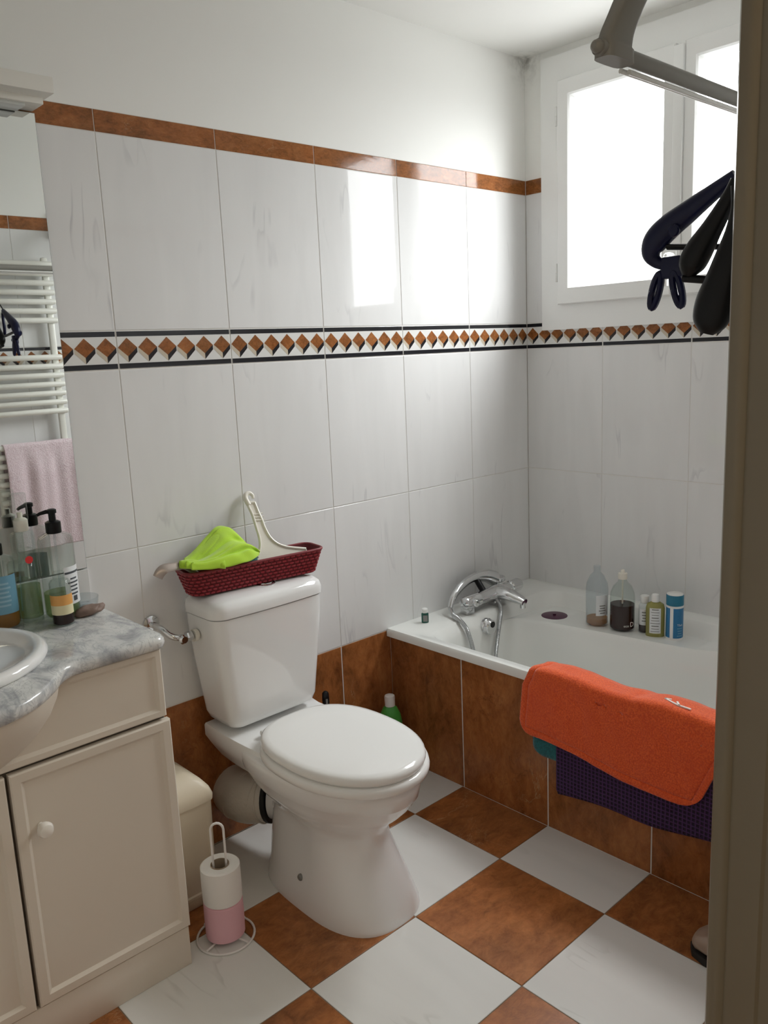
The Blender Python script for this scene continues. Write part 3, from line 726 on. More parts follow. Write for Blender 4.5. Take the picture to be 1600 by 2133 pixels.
def wob(p, s, v):
    n = mnoise.noise(Vector((p.y * 7, s * 6, 1.3))) * 0.006 + mnoise.noise(Vector((p.y * 22, s * 16, 4.3))) * 0.0018
    d = min(s, abs(p.y - y_left(s)), abs(p.y - y_right(s)))                    # stitched hem: a groove inside the border
    gr = math.exp(-((d - 0.020) / 0.0035) ** 2) * 0.0030
    cr_ = 0.004 * math.exp(-((p.y + 0.93 + 0.5 * (s - 0.2)) / 0.02) ** 2) * min(max((s - 0.08) / 0.1, 0), 1)   # crease near the fold
    return Vector(((-abs(n) + gr) if s < 0.2 else 0, 0.0, (n * 1.3 + 0.004 * math.sin(v * 12) - gr - cr_) if s > 0.18 else 0))
g = drape(0.0185, y_left, y_right, lambda v: 0.298 - 0.040 * v + 0.006 * math.sin(v * 7), 0.06, bumpf=wob, corner=0.045, ny=150, ns=90, crest=0.006)
ot = solid(single('towel_mat', g, M['orange_terry'], (0, 0, 0), 'orange terry towel mat draped over the tub edge on top', 'bath mat'), 0.007, 1)
# woven mark on the orange towel
g = G(); zt = TZ + 0.0185 + 0.006 + 0.0115
for a, b_ in (((-0.785, -1.020), (-0.800, -1.060)), ((-0.800, -1.060), (-0.803, -1.098)), ((-0.784, -1.052), (-0.802, -1.068)), ((-0.785, -1.020), (-0.781, -1.036))):
    a, b_ = Vector((*a, zt)), Vector((*b_, zt)); d = (b_ - a).normalized(); n = Vector((-d.y, d.x, 0)) * 0.0022
    g.extrude([a + n, b_ + n, b_ - n, a - n], (0, 0, 0.003))
part('woven_mark', g, M['print_white'], ot, (0, 0, 0), smooth=False)

# ------------------------------------------------------------------ toilet
TX = -1.383
tl = thing('toilet', 'white ceramic toilet with closed lid and tapered cistern against the tiled wall', 'toilet', (TX, -0.40, 0)); TLB = (TX, -0.40, 0)
def egg(hw, yb, yf, z, n=48, eb=2.6, ef=2.1, frac=0.47):
    """egg outline: yb back (towards the wall), yf front"""
    yc = yb + (yf - yb) * frac; pts = []
    for i in range(n):
        t_ = 2 * PI * i / n; s_, c_ = math.sin(t_), math.cos(t_)
        e = ef if c_ > 0 else eb
        x = hw * math.copysign(abs(s_) ** (2 / e), s_)
        y = yc + (yf - yc if c_ > 0 else yc - yb) * math.copysign(abs(c_) ** (2 / e), c_)
        if z < 0.27: x -= math.copysign(0.020, x) * math.exp(-((y + 0.37) / 0.075) ** 2) * math.exp(-((z - 0.14) / 0.085) ** 2) * min(abs(x) / 0.08, 1)
        pts.append(Vector((TX + x, y, z)))
    return pts
prof = [  # z, half width, back y, front y, back exp, front exp, frac
    (0.000, 0.143, -0.185, -0.650, 3.0, 2.6, 0.55), (0.012, 0.143, -0.185, -0.648, 3.0, 2.6, 0.55), (0.06, 0.132, -0.190, -0.630, 2.8, 2.5, 0.55),
    (0.12, 0.122, -0.195, -0.602, 2.8, 2.4, 0.52), (0.18, 0.108, -0.195, -0.580, 2.8, 2.2, 0.52), (0.215, 0.107, -0.190, -0.578, 2.6, 2.1, 0.52),
    (0.245, 0.118, -0.180, -0.596, 2.6, 2.0, 0.5), (0.275, 0.142, -0.16, -0.632, 2.6, 2.0, 0.5), (0.305, 0.160, -0.14, -0.662, 2.6, 2.0, 0.48),
    (0.328, 0.1655, -0.12, -0.677, 2.8, 2.05, 0.48), (0.333, 0.1690, -0.12, -0.682, 2.8, 2.05, 0.48), (0.365, 0.171, -0.10, -0.688, 2.8, 2.1, 0.48), (0.380, 0.171, -0.10, -0.688, 2.8, 2.1, 0.48), (0.386, 0.165, -0.105, -0.682, 2.8, 2.1, 0.48)]
g = G().loft([egg(hw, yb, yf, z, 56, eb, ef, fr) for z, hw, yb, yf, eb, ef, fr in prof])
# rear deck carrying the cistern
dk = []
for z, gx, gy in ((0.300, -0.040, -0.05), (0.335, -0.016, -0.02), (0.362, 0.0, 0.0), (0.392, 0.0, 0.0), (0.398, -0.004, -0.004)):
    ring = []
    for p in ((-0.150, -0.025), (0.150, -0.025), (0.158, -0.16), (0.150, -0.31), (0.11, -0.40), (-0.11, -0.40), (-0.150, -0.31), (-0.158, -0.16)):
        ring.append(Vector((TX + p[0] * (1 + gx * 5), p[1] + (gy * 0.6 if p[1] > -0.1 else 0), z - (0.010 if p[1] < -0.35 else 0))))
    dk.append(ring)
dk = [catmull(r + [r[0]], 4)[:-1] for r in dk]
g.loft(dk)
bowl = part('bowl', g, M['ceramic'], tl, TLB, sharp=60)
# recessed side panels with the floor bolt
for s in (-1, 1):
    sub('floor_bolt', G().lathe([(0.009, 0.004), (0.009, -0.006), (0.007, -0.009)] if s < 0 else [(0.009, -0.004), (0.009, 0.006), (0.007, 0.009)], (TX + s * 0.117, -0.40, 0.075), 14, axis='x'), M['print_grey'], bowl, TLB, label='grey bolt cap')
# cistern
def box_ring(hw, y0, y1, r, z, bow=0.0):
    rg = rrect(TX - hw, TX + hw, y0, y1, r, z, 8, 6)
    return [Vector((p.x, p.y - (bow * (1 - ((p.x - TX) / hw) ** 2) if p.y < (y0 + y1) / 2 else 0), p.z)) for p in rg]
g = G().loft([box_ring(0.120, -0.155, -0.035, 0.03, 0.412), box_ring(0.140, -0.172, -0.022, 0.03, 0.420), box_ring(0.148, -0.178, -0.016, 0.032, 0.440), box_ring(0.156, -0.180, -0.014, 0.034, 0.50, 0.004),
              box_ring(0.170, -0.184, -0.013, 0.036, 0.60, 0.006), box_ring(0.179, -0.187, -0.012, 0.036, 0.69, 0.008), box_ring(0.181, -0.188, -0.012, 0.036, 0.734, 0.008), box_ring(0.170, -0.178, -0.02, 0.03, 0.7345, 0.008)])
part('cistern', g, M['ceramic'], tl, TLB, sharp=55)
g = G().loft([box_ring(0.176, -0.183, -0.014, 0.034, 0.7365, 0.008), box_ring(0.1845, -0.191, -0.010, 0.038, 0.738, 0.009), box_ring(0.1850, -0.1915, -0.010, 0.038, 0.757, 0.009), box_ring(0.181, -0.187, -0.012, 0.038, 0.771, 0.009),
              box_ring(0.168, -0.172, -0.018, 0.036, 0.782, 0.008), box_ring(0.140, -0.145, -0.03, 0.034, 0.787, 0.006), box_ring(0.06, -0.11, -0.06, 0.02, 0.789, 0.0)])
ld = part('cistern_lid', g, M['ceramic'], tl, TLB, sharp=60)
sub('flush_button', G().lathe([(0.030, -0.004), (0.030, 0.002), (0.027, 0.004), (0.0225, 0.003), (0.0215, 0.0055), (0.0, 0.006)], (TX + 0.018, -0.128, 0.7865), 28), M['chrome'], ld, TLB, label='round chrome flush button')
tg = text_geo('gpr', 0.009, lambda x, y: (TX + 0.122 + x, -0.160 + y, 0.7835 - (x * 0.02) + (y * 0.35)))
sub('maker_mark', tg, M['print_grey'], ld, TLB, smooth=False)
# seat ring and lid
g = G().loft([egg(0.172, -0.235, -0.695, 0.385), egg(0.180, -0.232, -0.703, 0.390), egg(0.182, -0.231, -0.705, 0.400), egg(0.180, -0.232, -0.703, 0.409), egg(0.172, -0.236, -0.695, 0.4125)])
part('seat', g, M['seat'], tl, TLB, sharp=70)
g = G().loft([egg(0.160, -0.236, -0.684, 0.4135), egg(0.1705, -0.230, -0.694, 0.4155), egg(0.174, -0.228, -0.697, 0.424), egg(0.172, -0.229, -0.695, 0.433), egg(0.165, -0.235, -0.688, 0.4385), egg(0.152, -0.246, -0.675, 0.4410), egg(0.10, -0.30, -0.61, 0.4425), egg(0.03, -0.40, -0.50, 0.443)])
part('seat_lid', g, M['seat'], tl, TLB, sharp=70)
for s in (-1, 1):
    part('seat_hinge', G().lathe([(0.008, -0.018), (0.009, -0.016), (0.009, 0.016), (0.008, 0.018)], (TX + s * 0.075, -0.226, 0.409), 14, axis='x'), M['white_plastic'], tl, TLB)
# waste pipe
wp = thing('waste_pipe', 'bandaged beige waste pipe elbow behind the toilet foot', 'pipe', (-1.465, -0.09, 0))
WPB = (-1.465, -0.09, 0)
part('elbow', G().tube(catmull([(-1.414, -0.148, 0.163), (-1.428, -0.122, 0.160), (-1.444, -0.085, 0.154), (-1.446, -0.040, 0.150), (-1.440, 0.0, 0.150)], 7),
                       catmull_s([0.066, 0.070, 0.0735, 0.0735, 0.072], 7), 28), M['pipe'], wp, WPB)
for k in range(6):
    cpt = Vector((-1.420, -0.138, 0.162)).lerp(Vector((-1.446, -0.050, 0.151)), k / 5); rr_ = 0.0695 + 0.004 * min(k / 2, 1)
    ax = Vector((-0.42 + 0.05 * k, 0.9, -0.1 + 0.13 * (k % 3))).normalized(); e1 = ax.cross(Vector((0, 0, 1))).normalized(); e2 = e1.cross(ax)
    part('bandage_edge', G().tube([cpt + (e1 * math.cos(2 * PI * i / 36) + e2 * math.sin(2 * PI * i / 36)) * rr_ for i in range(36)], 0.0024, 6, closed=True), M['pipe'], wp, WPB)
part('gasket', G().tube([(-1.414, -0.149, 0.163), (-1.409, -0.158, 0.164)], 0.0685, 28), M['rubber'], wp, WPB)
part('spigot', G().tube([(-1.409, -0.158, 0.164), (-1.360, -0.235, 0.170)], 0.056, 28), M['ceramic'], wp, WPB)
# stop valve beside the cistern
sv = thing('stop_valve', 'chrome water stop valve between counter edge and cistern', 'valve', (-1.62, -0.07, 0.69)); SVB = (-1.62, -0.07, 0.69)
part('valve_body', G().tube(catmull([(-1.652, -0.002, 0.716), (-1.650, -0.05, 0.714), (-1.640, -0.082, 0.698), (-1.617, -0.09, 0.688), (-1.580, -0.09, 0.684)], 5), 0.0088, 12), M['chrome'], sv, SVB)
part('wall_rosette', G().lathe([(0.024, 0.0), (0.023, -0.006), (0.012, -0.010)], (-1.652, 0.0, 0.716), 24, axis='y'), M['chrome'], sv, SVB)
part('handle', G().lathe([(0.008, 0.0), (0.012, -0.006), (0.013, -0.014), (0.009, -0.020)], (-1.616, -0.094, 0.687), 16, axis='y'), M['chrome'], sv, SVB)
part('nut', G().lathe([(0.013, 0.0), (0.0135, 0.004), (0.0135, 0.016)], (-1.600, -0.09, 0.686), 6, axis='x'), M['chrome'], sv, SVB)
part('washer', G().lathe([(0.017, 0.0), (0.017, 0.010), (0.014, 0.014)], (-1.579, -0.09, 0.684), 20, axis='x'), M['scraper'], sv, SVB)

# ------------------------------------------------------------------ red basket on the cistern with its contents
BC = Vector((-1.384, -0.100, 0.7918)); BY = math.radians(-7.5)
BMAT = Matrix.Translation(BC) @ Matrix.Rotation(BY, 4, 'Z')
bk = thing('woven_basket', 'long burgundy woven basket standing on the cistern lid', 'basket', BC)
bh = 0.067
def bk_loop(w, inset=0.0):
    hw = 0.188 + 0.020 * w - inset; hd = 0.037 + 0.013 * w - inset; r_ = max(0.026 - inset, 0.01)
    return rrect(-hw, hw, -hd, hd, r_, bh * w, 24, 5)
b_lo, b_hi = bk_loop(0.0), bk_loop(1.0)
NB = len(b_lo)
cum = [0.0]
for i in range(NB): cum.append(cum[-1] + (b_lo[(i + 1) % NB] - b_lo[i]).length)
def bk_pt(t_, w, out=0.0):
    d = (t_ % 1.0) * cum[-1]; i = 0
    while cum[i + 1] < d: i += 1
    f_ = (d - cum[i]) / max(cum[i + 1] - cum[i], 1e-9)
    def at(lp): return lp[i].lerp(lp[(i + 1) % NB], f_)
    tan = (b_lo[(i + 1) % NB] - b_lo[i]).normalized(); nrm = Vector((tan.y, -tan.x, 0.0))
    return BMAT @ (at(b_lo).lerp(at(b_hi), w) + nrm * out)
g = G().loft([[BMAT @ p for p in lp] for lp in (b_lo, b_hi, [Vector((p.x, p.y, bh)) for p in bk_loop(1.0, 0.005)], [Vector((p.x, p.y, 0.004)) for p in bk_loop(0.0, 0.005)])])
part('shell', g, simple('burgundy_dark', (0.12, 0.008, 0.012), 0.7), bk, BC, sharp=50)
g = G(); rowsn = 7; ncol = 56
for r_i in range(rowsn):
    for cidx in range(ncol):
        off = 0.5 if r_i % 2 else 0.0
        u0 = (cidx + off + 0.06) / ncol; u1 = (cidx + off + 0.94) / ncol
        w0, w1 = (r_i + 0.06) / rowsn, (r_i + 0.94) / rowsn; a = 0.20 * (u1 - u0)
        vs = [bk_pt(u0, w0 + 0.015, -0.0005), bk_pt(u1, w0 + 0.015, -0.0005), bk_pt(u1, w1 - 0.015, -0.0005), bk_pt(u0, w1 - 0.015, -0.0005),
              bk_pt(u0 + a, w0 + 0.025, 0.0030), bk_pt(u1 - a, w0 + 0.025, 0.0030), bk_pt(u1 - a, w1 - 0.025, 0.0030), bk_pt(u0 + a, w1 - 0.025, 0.0030)]
        g.add(vs, [(4, 5, 6, 7), (0, 1, 5, 4), (1, 2, 6, 5), (2, 3, 7, 6), (3, 0, 4, 7)])
part('weave', g, M['basket'], bk, BC, smooth=True, sharp=50, kind='stuff')
g = G().tube([BMAT @ (p + Vector((0, 0, 0))) for p in b_hi], 0.0040, 8, closed=True); part('rim', g, M['basket_rim'], bk, BC)

# lime microfibre cloth slumped over the basket's end: a folded sheet with a raised point
def sheet(fn, NU, NV, g=None):
    g = g or G()
    g.add([fn(i / NU, j / NV) for j in range(NV + 1) for i in range(NU + 1)],
          [(j * (NU + 1) + i, j * (NU + 1) + i + 1, (j + 1) * (NU + 1) + i + 1, (j + 1) * (NU + 1) + i) for j in range(NV) for i in range(NU)])
    return g
bot = catmull([(-1.592, -0.138, 0.872), (-1.545, -0.150, 0.866), (-1.498, -0.158, 0.864), (-1.445, -0.162, 0.866), (-1.405, -0.150, 0.868), (-1.372, -0.120, 0.866)], 8)
top = catmull([(-1.560, -0.072, 0.884), (-1.525, -0.064, 0.900), (-1.475, -0.052, 0.932), (-1.437, -0.046, 0.950), (-1.405, -0.056, 0.930), (-1.372, -0.075, 0.880)], 8)
def fan(u, v):
    k = u * (len(bot) - 1); i = min(int(k), len(bot) - 2); f_ = k - i
    b_ = bot[i].lerp(bot[i + 1], f_); t_ = top[i].lerp(top[i + 1], f_)
    p = b_.lerp(t_, v)
    bulge = math.sin(PI * v)
    p.y -= 0.014 * bulge * (0.3 + u)
    # soft roll along the hem and two long creases running up to the right
    p.z += 0.016 * math.exp(-((v - 0.16) / 0.13) ** 2) * (1 - 0.5 * u)
    for c0, c1, am in ((0.42, 0.30, 0.010), (0.62, 0.20, -0.008)):
        d = v - (c0 + c1 * (u - 0.5)); p.y -= am * math.exp(-(d / 0.08) ** 2) * (0.4 + u) ; p.z += 0.5 * am * math.exp(-(d / 0.08) ** 2)
    n = mnoise.noise(Vector((u * 6, v * 5, 2.2))) * 0.004; p.y -= n; p.z += n
    p.y = min(p.y, -0.016)
    return p
g = sheet(fan, 44, 34)
# the folded-under layer behind, its edge showing along the sloping side
sheet(lambda u, v: fan(u * 0.9, v) + Vector((-0.010 * (1 - u), 0.010, 0.004 * (1 - u))), 30, 20, g)
# rolled cuff hanging over the basket end
def cuff(u, v):
    a = -0.4 + 4.4 * v; c_ = Vector((-1.597, -0.086, 0.880)).lerp(Vector((-1.500, -0.152, 0.870)), u)
    r_ = 0.0125 * (1 + 0.25 * math.sin(u * 7))
    return c_ + Vector((0.45, 0.75, 0)) * (-r_ * math.cos(a) * 1.1) + Vector((0, 0, r_ * math.sin(a) * 0.9))
sheet(cuff, 14, 16, g)
cl = solid(single('cleaning_cloth', g, M['green_cloth'], (-1.50, -0.09, 0.86), 'lime green microfibre cloth heaped over the burgundy basket rim beside the squeegee', 'cloth', sharp=80), 0.003, 0)

# cream plastic squeegee leaning in the basket
sq = thing('squeegee', 'cream plastic squeegee with hooked handle leaning in the basket', 'squeegee', (-1.29, -0.08, 0.83)); SQB = (-1.29, -0.08, 0.83)
outl = [(-1.3704, -0.1184, 0.8), (-1.3592, -0.0923, 0.8557), (-1.3423, -0.0845, 0.8762), (-1.3341, -0.0733, 0.9009), (-1.3323, -0.0582, 0.932), (-1.3311, -0.0415, 0.966), (-1.3332, -0.0267, 0.9953), (-1.3126, -0.0282, 0.9978), (-1.311, -0.0417, 0.971),
        (-1.3084, -0.054, 0.9468), (-1.3077, -0.0646, 0.9256), (-1.3022, -0.0774, 0.9011), (-1.2886, -0.0888, 0.8818), (-1.2636, -0.0993, 0.8672), (-1.227, -0.1091, 0.8572), (-1.2052, -0.1144, 0.8522), (-1.2044, -0.1192, 0.8427), (-1.2155, -0.1389, 0.8)]
pts2 = catmull(outl + [outl[0]], 4)[:-1]
part('blade_head', G().extrude(pts2, (0.001, 0.009, -0.0035)), M['scraper'], sq, SQB, sharp=50)
g = G(); g.tube(catmull(outl[1:8], 4), 0.0045, 8); g.tube(catmull(outl[7:16], 4), 0.0042, 8)
part('edge_rib', g, M['scraper'], sq, SQB)
g = G(); g.tube(catmull([(-1.3313, -0.0284, 0.9924), (-1.3354, -0.0197, 1.0088), (-1.331, -0.0147, 1.0202), (-1.3191, -0.0144, 1.024), (-1.3115, -0.0192, 1.0163), (-1.313, -0.0229, 1.0085)], 5), catmull_s([0.0075, 0.0075, 0.007, 0.006, 0.005, 0.0045], 5), 10)
part('hook', g, M['scraper'], sq, SQB)
for ra, rb in [((-1.3268, -0.0424, 0.9654), (-1.3005, -0.0451, 0.9669)), ((-1.3266, -0.0463, 0.9574), (-1.3008, -0.0496, 0.9576)), ((-1.3264, -0.0503, 0.9495), (-1.3011, -0.0542, 0.9484))]:
    part('grip_rib', G().tube([Vector(ra) + Vector((0, -0.002, 0)), Vector(rb) + Vector((0, -0.002, 0))], 0.0018, 6), M['scraper'], sq, SQB)
# metal scraper handle sticking out at the left and a sponge
g = G(); pth = catmull([(-1.540, -0.095, 0.835), (-1.583, -0.092, 0.875), (-1.610, -0.091, 0.881), (-1.640, -0.090, 0.882), (-1.655, -0.090, 0.874), (-1.664, -0.091, 0.863)], 5)
g.tube(pth, catmull_s([0.011, 0.011, 0.0115, 0.013, 0.0135, 0.013], 5), 12, flat=0.22, flat_dir=(0.1, -0.75, 0.55))
single('metal_scraper', g, M['steel_brown'], (-1.62, -0.088, 0.85), 'flat brownish metal handle sticking out of the left end of the basket', 'scraper')
g = G().box(-1.423, -1.375, -0.118, -0.082, 0.7955, 0.866, bev=0.006)
single('sponge', g, M['sponge'], (-1.408, -0.10, 0.7955), 'dark teal sponge upright in the basket between cloth and squeegee', 'sponge')

# ------------------------------------------------------------------ vanity
VX0, VX1, VY, VZ = -1.820, -2.70, -0.385, 0.790
va = thing('vanity_cabinet', 'cream bathroom vanity cabinet with framed doors and a bulged basin front', 'cabinet', (-2.26, -0.2, 0)); VB = (-2.26, -0.2, 0)
g = G().box(VX1, VX0, VY + 0.018, -0.002, 0.0, VZ)
part('carcass', g, M['cabinet'], va, VB, smooth=False)
g = G().box(VX1, VX0, VY + 0.001, VY + 0.019, 0.0, 0.100, bev=0.0015)
part('plinth', g, M['cabinet'], va, VB)
part('shadow_gap', G().box(VX1 + 0.004, VX0 - 0.004, VY + 0.012, VY + 0.020, 0.098, VZ - 0.002), M['cabinet_gap'], va, VB, smooth=False)
def panel(x0, x1, z0, z1, fr, y=VY):
    """framed door leaf: raised border with a chamfered step down to the field (x0 < x1)"""
    def lp(i, yy): return [Vector((x0 + i, yy, z0 + i)), Vector((x1 - i, yy, z0 + i)), Vector((x1 - i, yy, z1 - i)), Vector((x0 + i, yy, z1 - i))]
    return G().loft([lp(0, y + 0.017), lp(0, y + 0.003), lp(0.003, y), lp(fr, y), lp(fr + 0.007, y + 0.006), lp(fr + 0.012, y + 0.006)])
for k, (xa, xb) in enumerate(((-2.167, -1.8175), (-2.5245, -2.175), (-2.698, -2.5325))):
    d = part('door', panel(xa, xb, 0.104, 0.624, 0.020, VY - 0.006), M['cabinet'], va, VB, smooth=False)
    kx_ = xa + 0.048 if k == 0 else xb - 0.048
    sub('knob', G().lathe([(0.006, 0.003), (0.006, -0.012), (0.014, -0.015), (0.0165, -0.024), (0.013, -0.032), (0.005, -0.035)], (kx_, VY - 0.004, 0.498), 20, axis='y'), M['knob'], d, VB)
fp = part('drawer_front', panel(-2.698, -1.8225, 0.632, VZ - 0.001, 0.014, VY - 0.002), M['cabinet'], va, VB, smooth=False)
# bulged skirt under the basin
BXc, BYc = -2.26, -0.23
rgs = []
for z, hw, dp in ((0.792, 0.212, 0.158), (0.765, 0.206, 0.146), (0.735, 0.192, 0.124), (0.70, 0.165, 0.092), (0.67, 0.130, 0.060), (0.645, 0.085, 0.030), (0.628, 0.03, 0.006)):
    ring = []
    for i in range(25):
        t_ = PI * i / 24; c_ = math.cos(t_); s_ = math.sin(t_)
        ring.append(Vector((BXc + hw * c_, VY + 0.004 - dp * s_ ** 1.25, z)))
    ring.append(Vector((BXc - hw, VY + 0.016, z))); ring.append(Vector((BXc + hw, VY + 0.016, z)))
    rgs.append(ring)
part('basin_skirt', G().loft(rgs), M['cabinet'], va, VB, sharp=50)
# marble counter with a bowed front and a bull-nosed edge
def outline(inset):
    pts = []
    xr, xl, yf, r = -1.808 - inset, -2.712 + inset, -0.402 + inset, 0.028
    pts.append((xr, -0.001))
    for i in range(7):
        a = PI / 2 * i / 6; pts.append((xr - r + r * math.cos(a), yf + r - r * math.sin(a)))
    fr = [(-1.96, -0.402), (-2.02, -0.406), (-2.055, -0.428), (-2.085, -0.465), (-2.13, -0.508), (-2.19, -0.540), (-2.26, -0.551)]
    fr = [(x, y + inset) for x, y in fr]
    fr = [(p.x, p.y) for p in catmull([(x, y, 0) for x, y in fr], 4)]
    pts += fr + [(2 * BXc - x, y) for x, y in fr[-2::-1]]
    pts += [(xl, yf), (xl, -0.001)]
    return pts
def cr(inset, z): return [Vector((x, y, z)) for x, y in outline(inset)]
ct = thing('countertop', 'grey veined marble countertop with bowed front on the vanity', 'countertop', (-2.26, -0.2, VZ)); CTB = (-2.26, -0.2, VZ)
part('slab', G().loft([cr(0.008, 0.7905), cr(0.002, 0.794), cr(0.0, 0.803), cr(0.001, 0.812), cr(0.005, 0.818), cr(0.011, 0.820)]), M['counter'], ct, CTB, sharp=60)
# wash basin set into the counter
ba = thing('washbasin', 'white oval washbasin with rounded rim set into the marble countertop', 'washbasin', (BXc, BYc, 0.82)); BAB = (BXc, BYc, 0.82)
def ell(a, b_, z, n=56): return [Vector((BXc + a * math.cos(2 * PI * i / n), BYc + b_ * math.sin(2 * PI * i / n), z)) for i in range(n)]
g = G().loft([ell(0.236, 0.212, 0.8195), ell(0.241, 0.216, 0.822), ell(0.243, 0.218, 0.830), ell(0.239, 0.214, 0.839), ell(0.228, 0.203, 0.843), ell(0.214, 0.188, 0.839), ell(0.200, 0.172, 0.825), ell(0.196, 0.168, 0.8215), ell(0.15, 0.13, 0.8212), ell(0.05, 0.04, 0.8210)])
part('rim_and_bowl', g, M['ceramic'], ba, BAB, sharp=70)
g = G().tube(catmull([(BXc, -0.05, 0.84), (BXc, -0.05, 0.93), (BXc, -0.08, 0.955), (BXc, -0.15, 0.945), (BXc, -0.17, 0.925)], 6), 0.013, 14)
part('basin_tap', g, M['chrome'], ba, BAB)

# mirror, backsplash, mirror light
g = G().box(-2.70, -1.809, -0.0065, -0.001, 0.906, 1.968)
mr = single('wall_mirror', g, None, (-2.25, -0.003, 0.906), 'frameless wall mirror above the vanity countertop', 'mirror', smooth=False, mats=[M['mirror_edge']])
part('mirror_glass', G().add([(-2.699, -0.0068, 0.907), (-1.8095, -0.0068, 0.907), (-1.8095, -0.0068, 1.967), (-2.699, -0.0068, 1.967)], [(0, 1, 2, 3)]), M['mirror'], mr, (-2.25, -0.003, 0.906), smooth=False)
g = G().box(-2.70, -1.807, -0.008, -0.0005, 0.820, 0.903, bev=0.001)
single('backsplash', g, M['white_tile'], (-2.25, -0.004, 0.82), 'white upstand strip between countertop and mirror', 'backsplash', smooth=False)
lm = thing('mirror_light', 'off-white boxed light pelmet mounted above the mirror', 'light', (-2.2, -0.05, 1.97)); LMB = (-2.2, -0.05, 1.97)
part('housing', G().box(-2.62, -1.803, -0.112, -0.001, 1.985, 2.018, bev=0.002), M['lamp_body'], lm, LMB)
part('underside_trim', G().box(-2.60, -1.812, -0.070, -0.001, 1.971, 1.986, bev=0.002), M['lamp_body'], lm, LMB)
part('diffuser', G().box(-2.58, -1.85, -0.062, -0.012, 1.964, 1.972, bev=0.002), M['lamp_diffuser'], lm, LMB)

# ------------------------------------------------------------------ toiletries on the counter
CZ = 0.8203
c = (-1.907, -0.079, CZ); fa = facing(c)
o = thing('pump_bottle', 'large clear pump bottle with black pump and white back label on the counter', 'bottle', c)
part('bottle_body', G().lathe([(0.034, 0), (0.039, 0.003), (0.040, 0.010), (0.040, 0.185), (0.037, 0.196), (0.020, 0.204), (0.014, 0.206), (0.0125, 0.203), (0.018, 0.201), (0.0355, 0.193), (0.0385, 0.184), (0.0385, 0.012), (0.034, 0.005)], c, 32), M['glass'], o, c)
part('liquid', G().lathe([(0.033, 0.006), (0.0378, 0.012), (0.0378, 0.062), (0.0, 0.062)], c, 28), M['green_liquid'], o, c)
part('dip_tube', G().lathe([(0.003, 0.01), (0.003, 0.20)], c, 8), M['frosted_pet'], o, c)
g = label_patch(G(), c, 0.0403, 0.035, 0.125, fa + 0.25, fa + 1.5); lb = part('label', g, M['label_white'], o, c)
g = G(); label_patch(g, c, 0.0406, 0.108, 0.113, fa + 0.3, fa + 1.45, 0, 8); text_lines(g, c, 0.0406, 0.055, 0.10, 5, fa + 0.85, 0.9, 0); label_patch(g, c, 0.0406, 0.042, 0.054, fa + 0.7, fa + 1.0, 0, 3); sub('print', g, M['print_dark'], lb, c)
def pump(c, z, r, o, fa, k=1.0):
    p = part('pump_collar', G().lathe([(r * 0.95, z), (r, z + 0.002), (r, z + 0.026 * k), (r * 0.7, z + 0.029 * k)], c, 22), M['black_plastic'], o, c)
    g = G().lathe([(r * 0.45, z + 0.028 * k), (r * 0.45, z + 0.046 * k), (r * 0.62, z + 0.047 * k), (r * 0.62, z + 0.055 * k), (r * 0.4, z + 0.057 * k)], c, 16)
    d = Vector((math.cos(fa - PI / 2), math.sin(fa - PI / 2), 0)); cc = Vector(c) + Vector((0, 0, z + 0.051 * k))
    g.tube([cc, cc + d * 0.012, cc + d * 0.026 + Vector((0, 0, -0.003)), cc + d * 0.032 + Vector((0, 0, -0.006))], [0.005, 0.005, 0.004, 0.0035], 8)
    part('pump_nozzle', g, M['black_plastic'], o, c)
pump(c, 0.203, 0.0175, o, fa)

c = (-1.968, -0.046, CZ); fa = facing(c)
o = thing('spray_bottle', 'tall slim clear spray bottle with transparent cap and green liquid', 'bottle', c)
part('bottle_body', G().lathe([(0.024, 0), (0.0275, 0.003), (0.028, 0.20), (0.025, 0.212), (0.016, 0.216), (0.014, 0.214), (0.024, 0.209), (0.0265, 0.20), (0.0265, 0.008), (0.022, 0.006)], c, 24, sx=1.0, sy=0.8), M['glass'], o, c)
part('liquid', G().lathe([(0.022, 0.007), (0.026, 0.009), (0.026, 0.085)], c, 24, sx=1.0, sy=0.8), M['green_liquid'], o, c)
part('neck', G().lathe([(0.0150, 0.214), (0.0160, 0.216), (0.0160, 0.240), (0.012, 0.244), (0.006, 0.246), (0.006, 0.258)], c, 20), M['scraper'], o, c)
part('cap', G().lathe([(0.0175, 0.240), (0.0180, 0.241), (0.0180, 0.300), (0.017, 0.302)], c, 20), M['glass'], o, c)

c = (-2.035, -0.054, CZ); fa = facing(c)
o = thing('pump_bottle', 'short pump bottle with blue label and amber contents beside the basin', 'bottle', c)
part('bottle_body', G().lathe([(0.033, 0), (0.037, 0.003), (0.038, 0.010), (0.038, 0.150), (0.034, 0.164), (0.019, 0.172), (0.0145, 0.174), (0.0130, 0.171), (0.033, 0.162), (0.0365, 0.149), (0.0365, 0.012), (0.033, 0.005)], c, 30), M['glass'], o, c)
part('liquid', G().lathe([(0.032, 0.006), (0.0358, 0.012), (0.0358, 0.040)], c, 26), M['amber_liquid'], o, c)
g = label_patch(G(), c, 0.0384, 0.040, 0.128, fa - 1.3, fa + 1.1, 0, 16); lb = part('label', g, M['label_blue'], o, c)
g = G(); text_lines(g, c, 0.0387, 0.055, 0.115, 6, fa + 0.2, 0.9, 0); sub('print', g, simple('print_pale_blue', (0.30, 0.48, 0.58), 0.5), lb, c)
pump(c, 0.171, 0.0165, o, fa, 0.95)

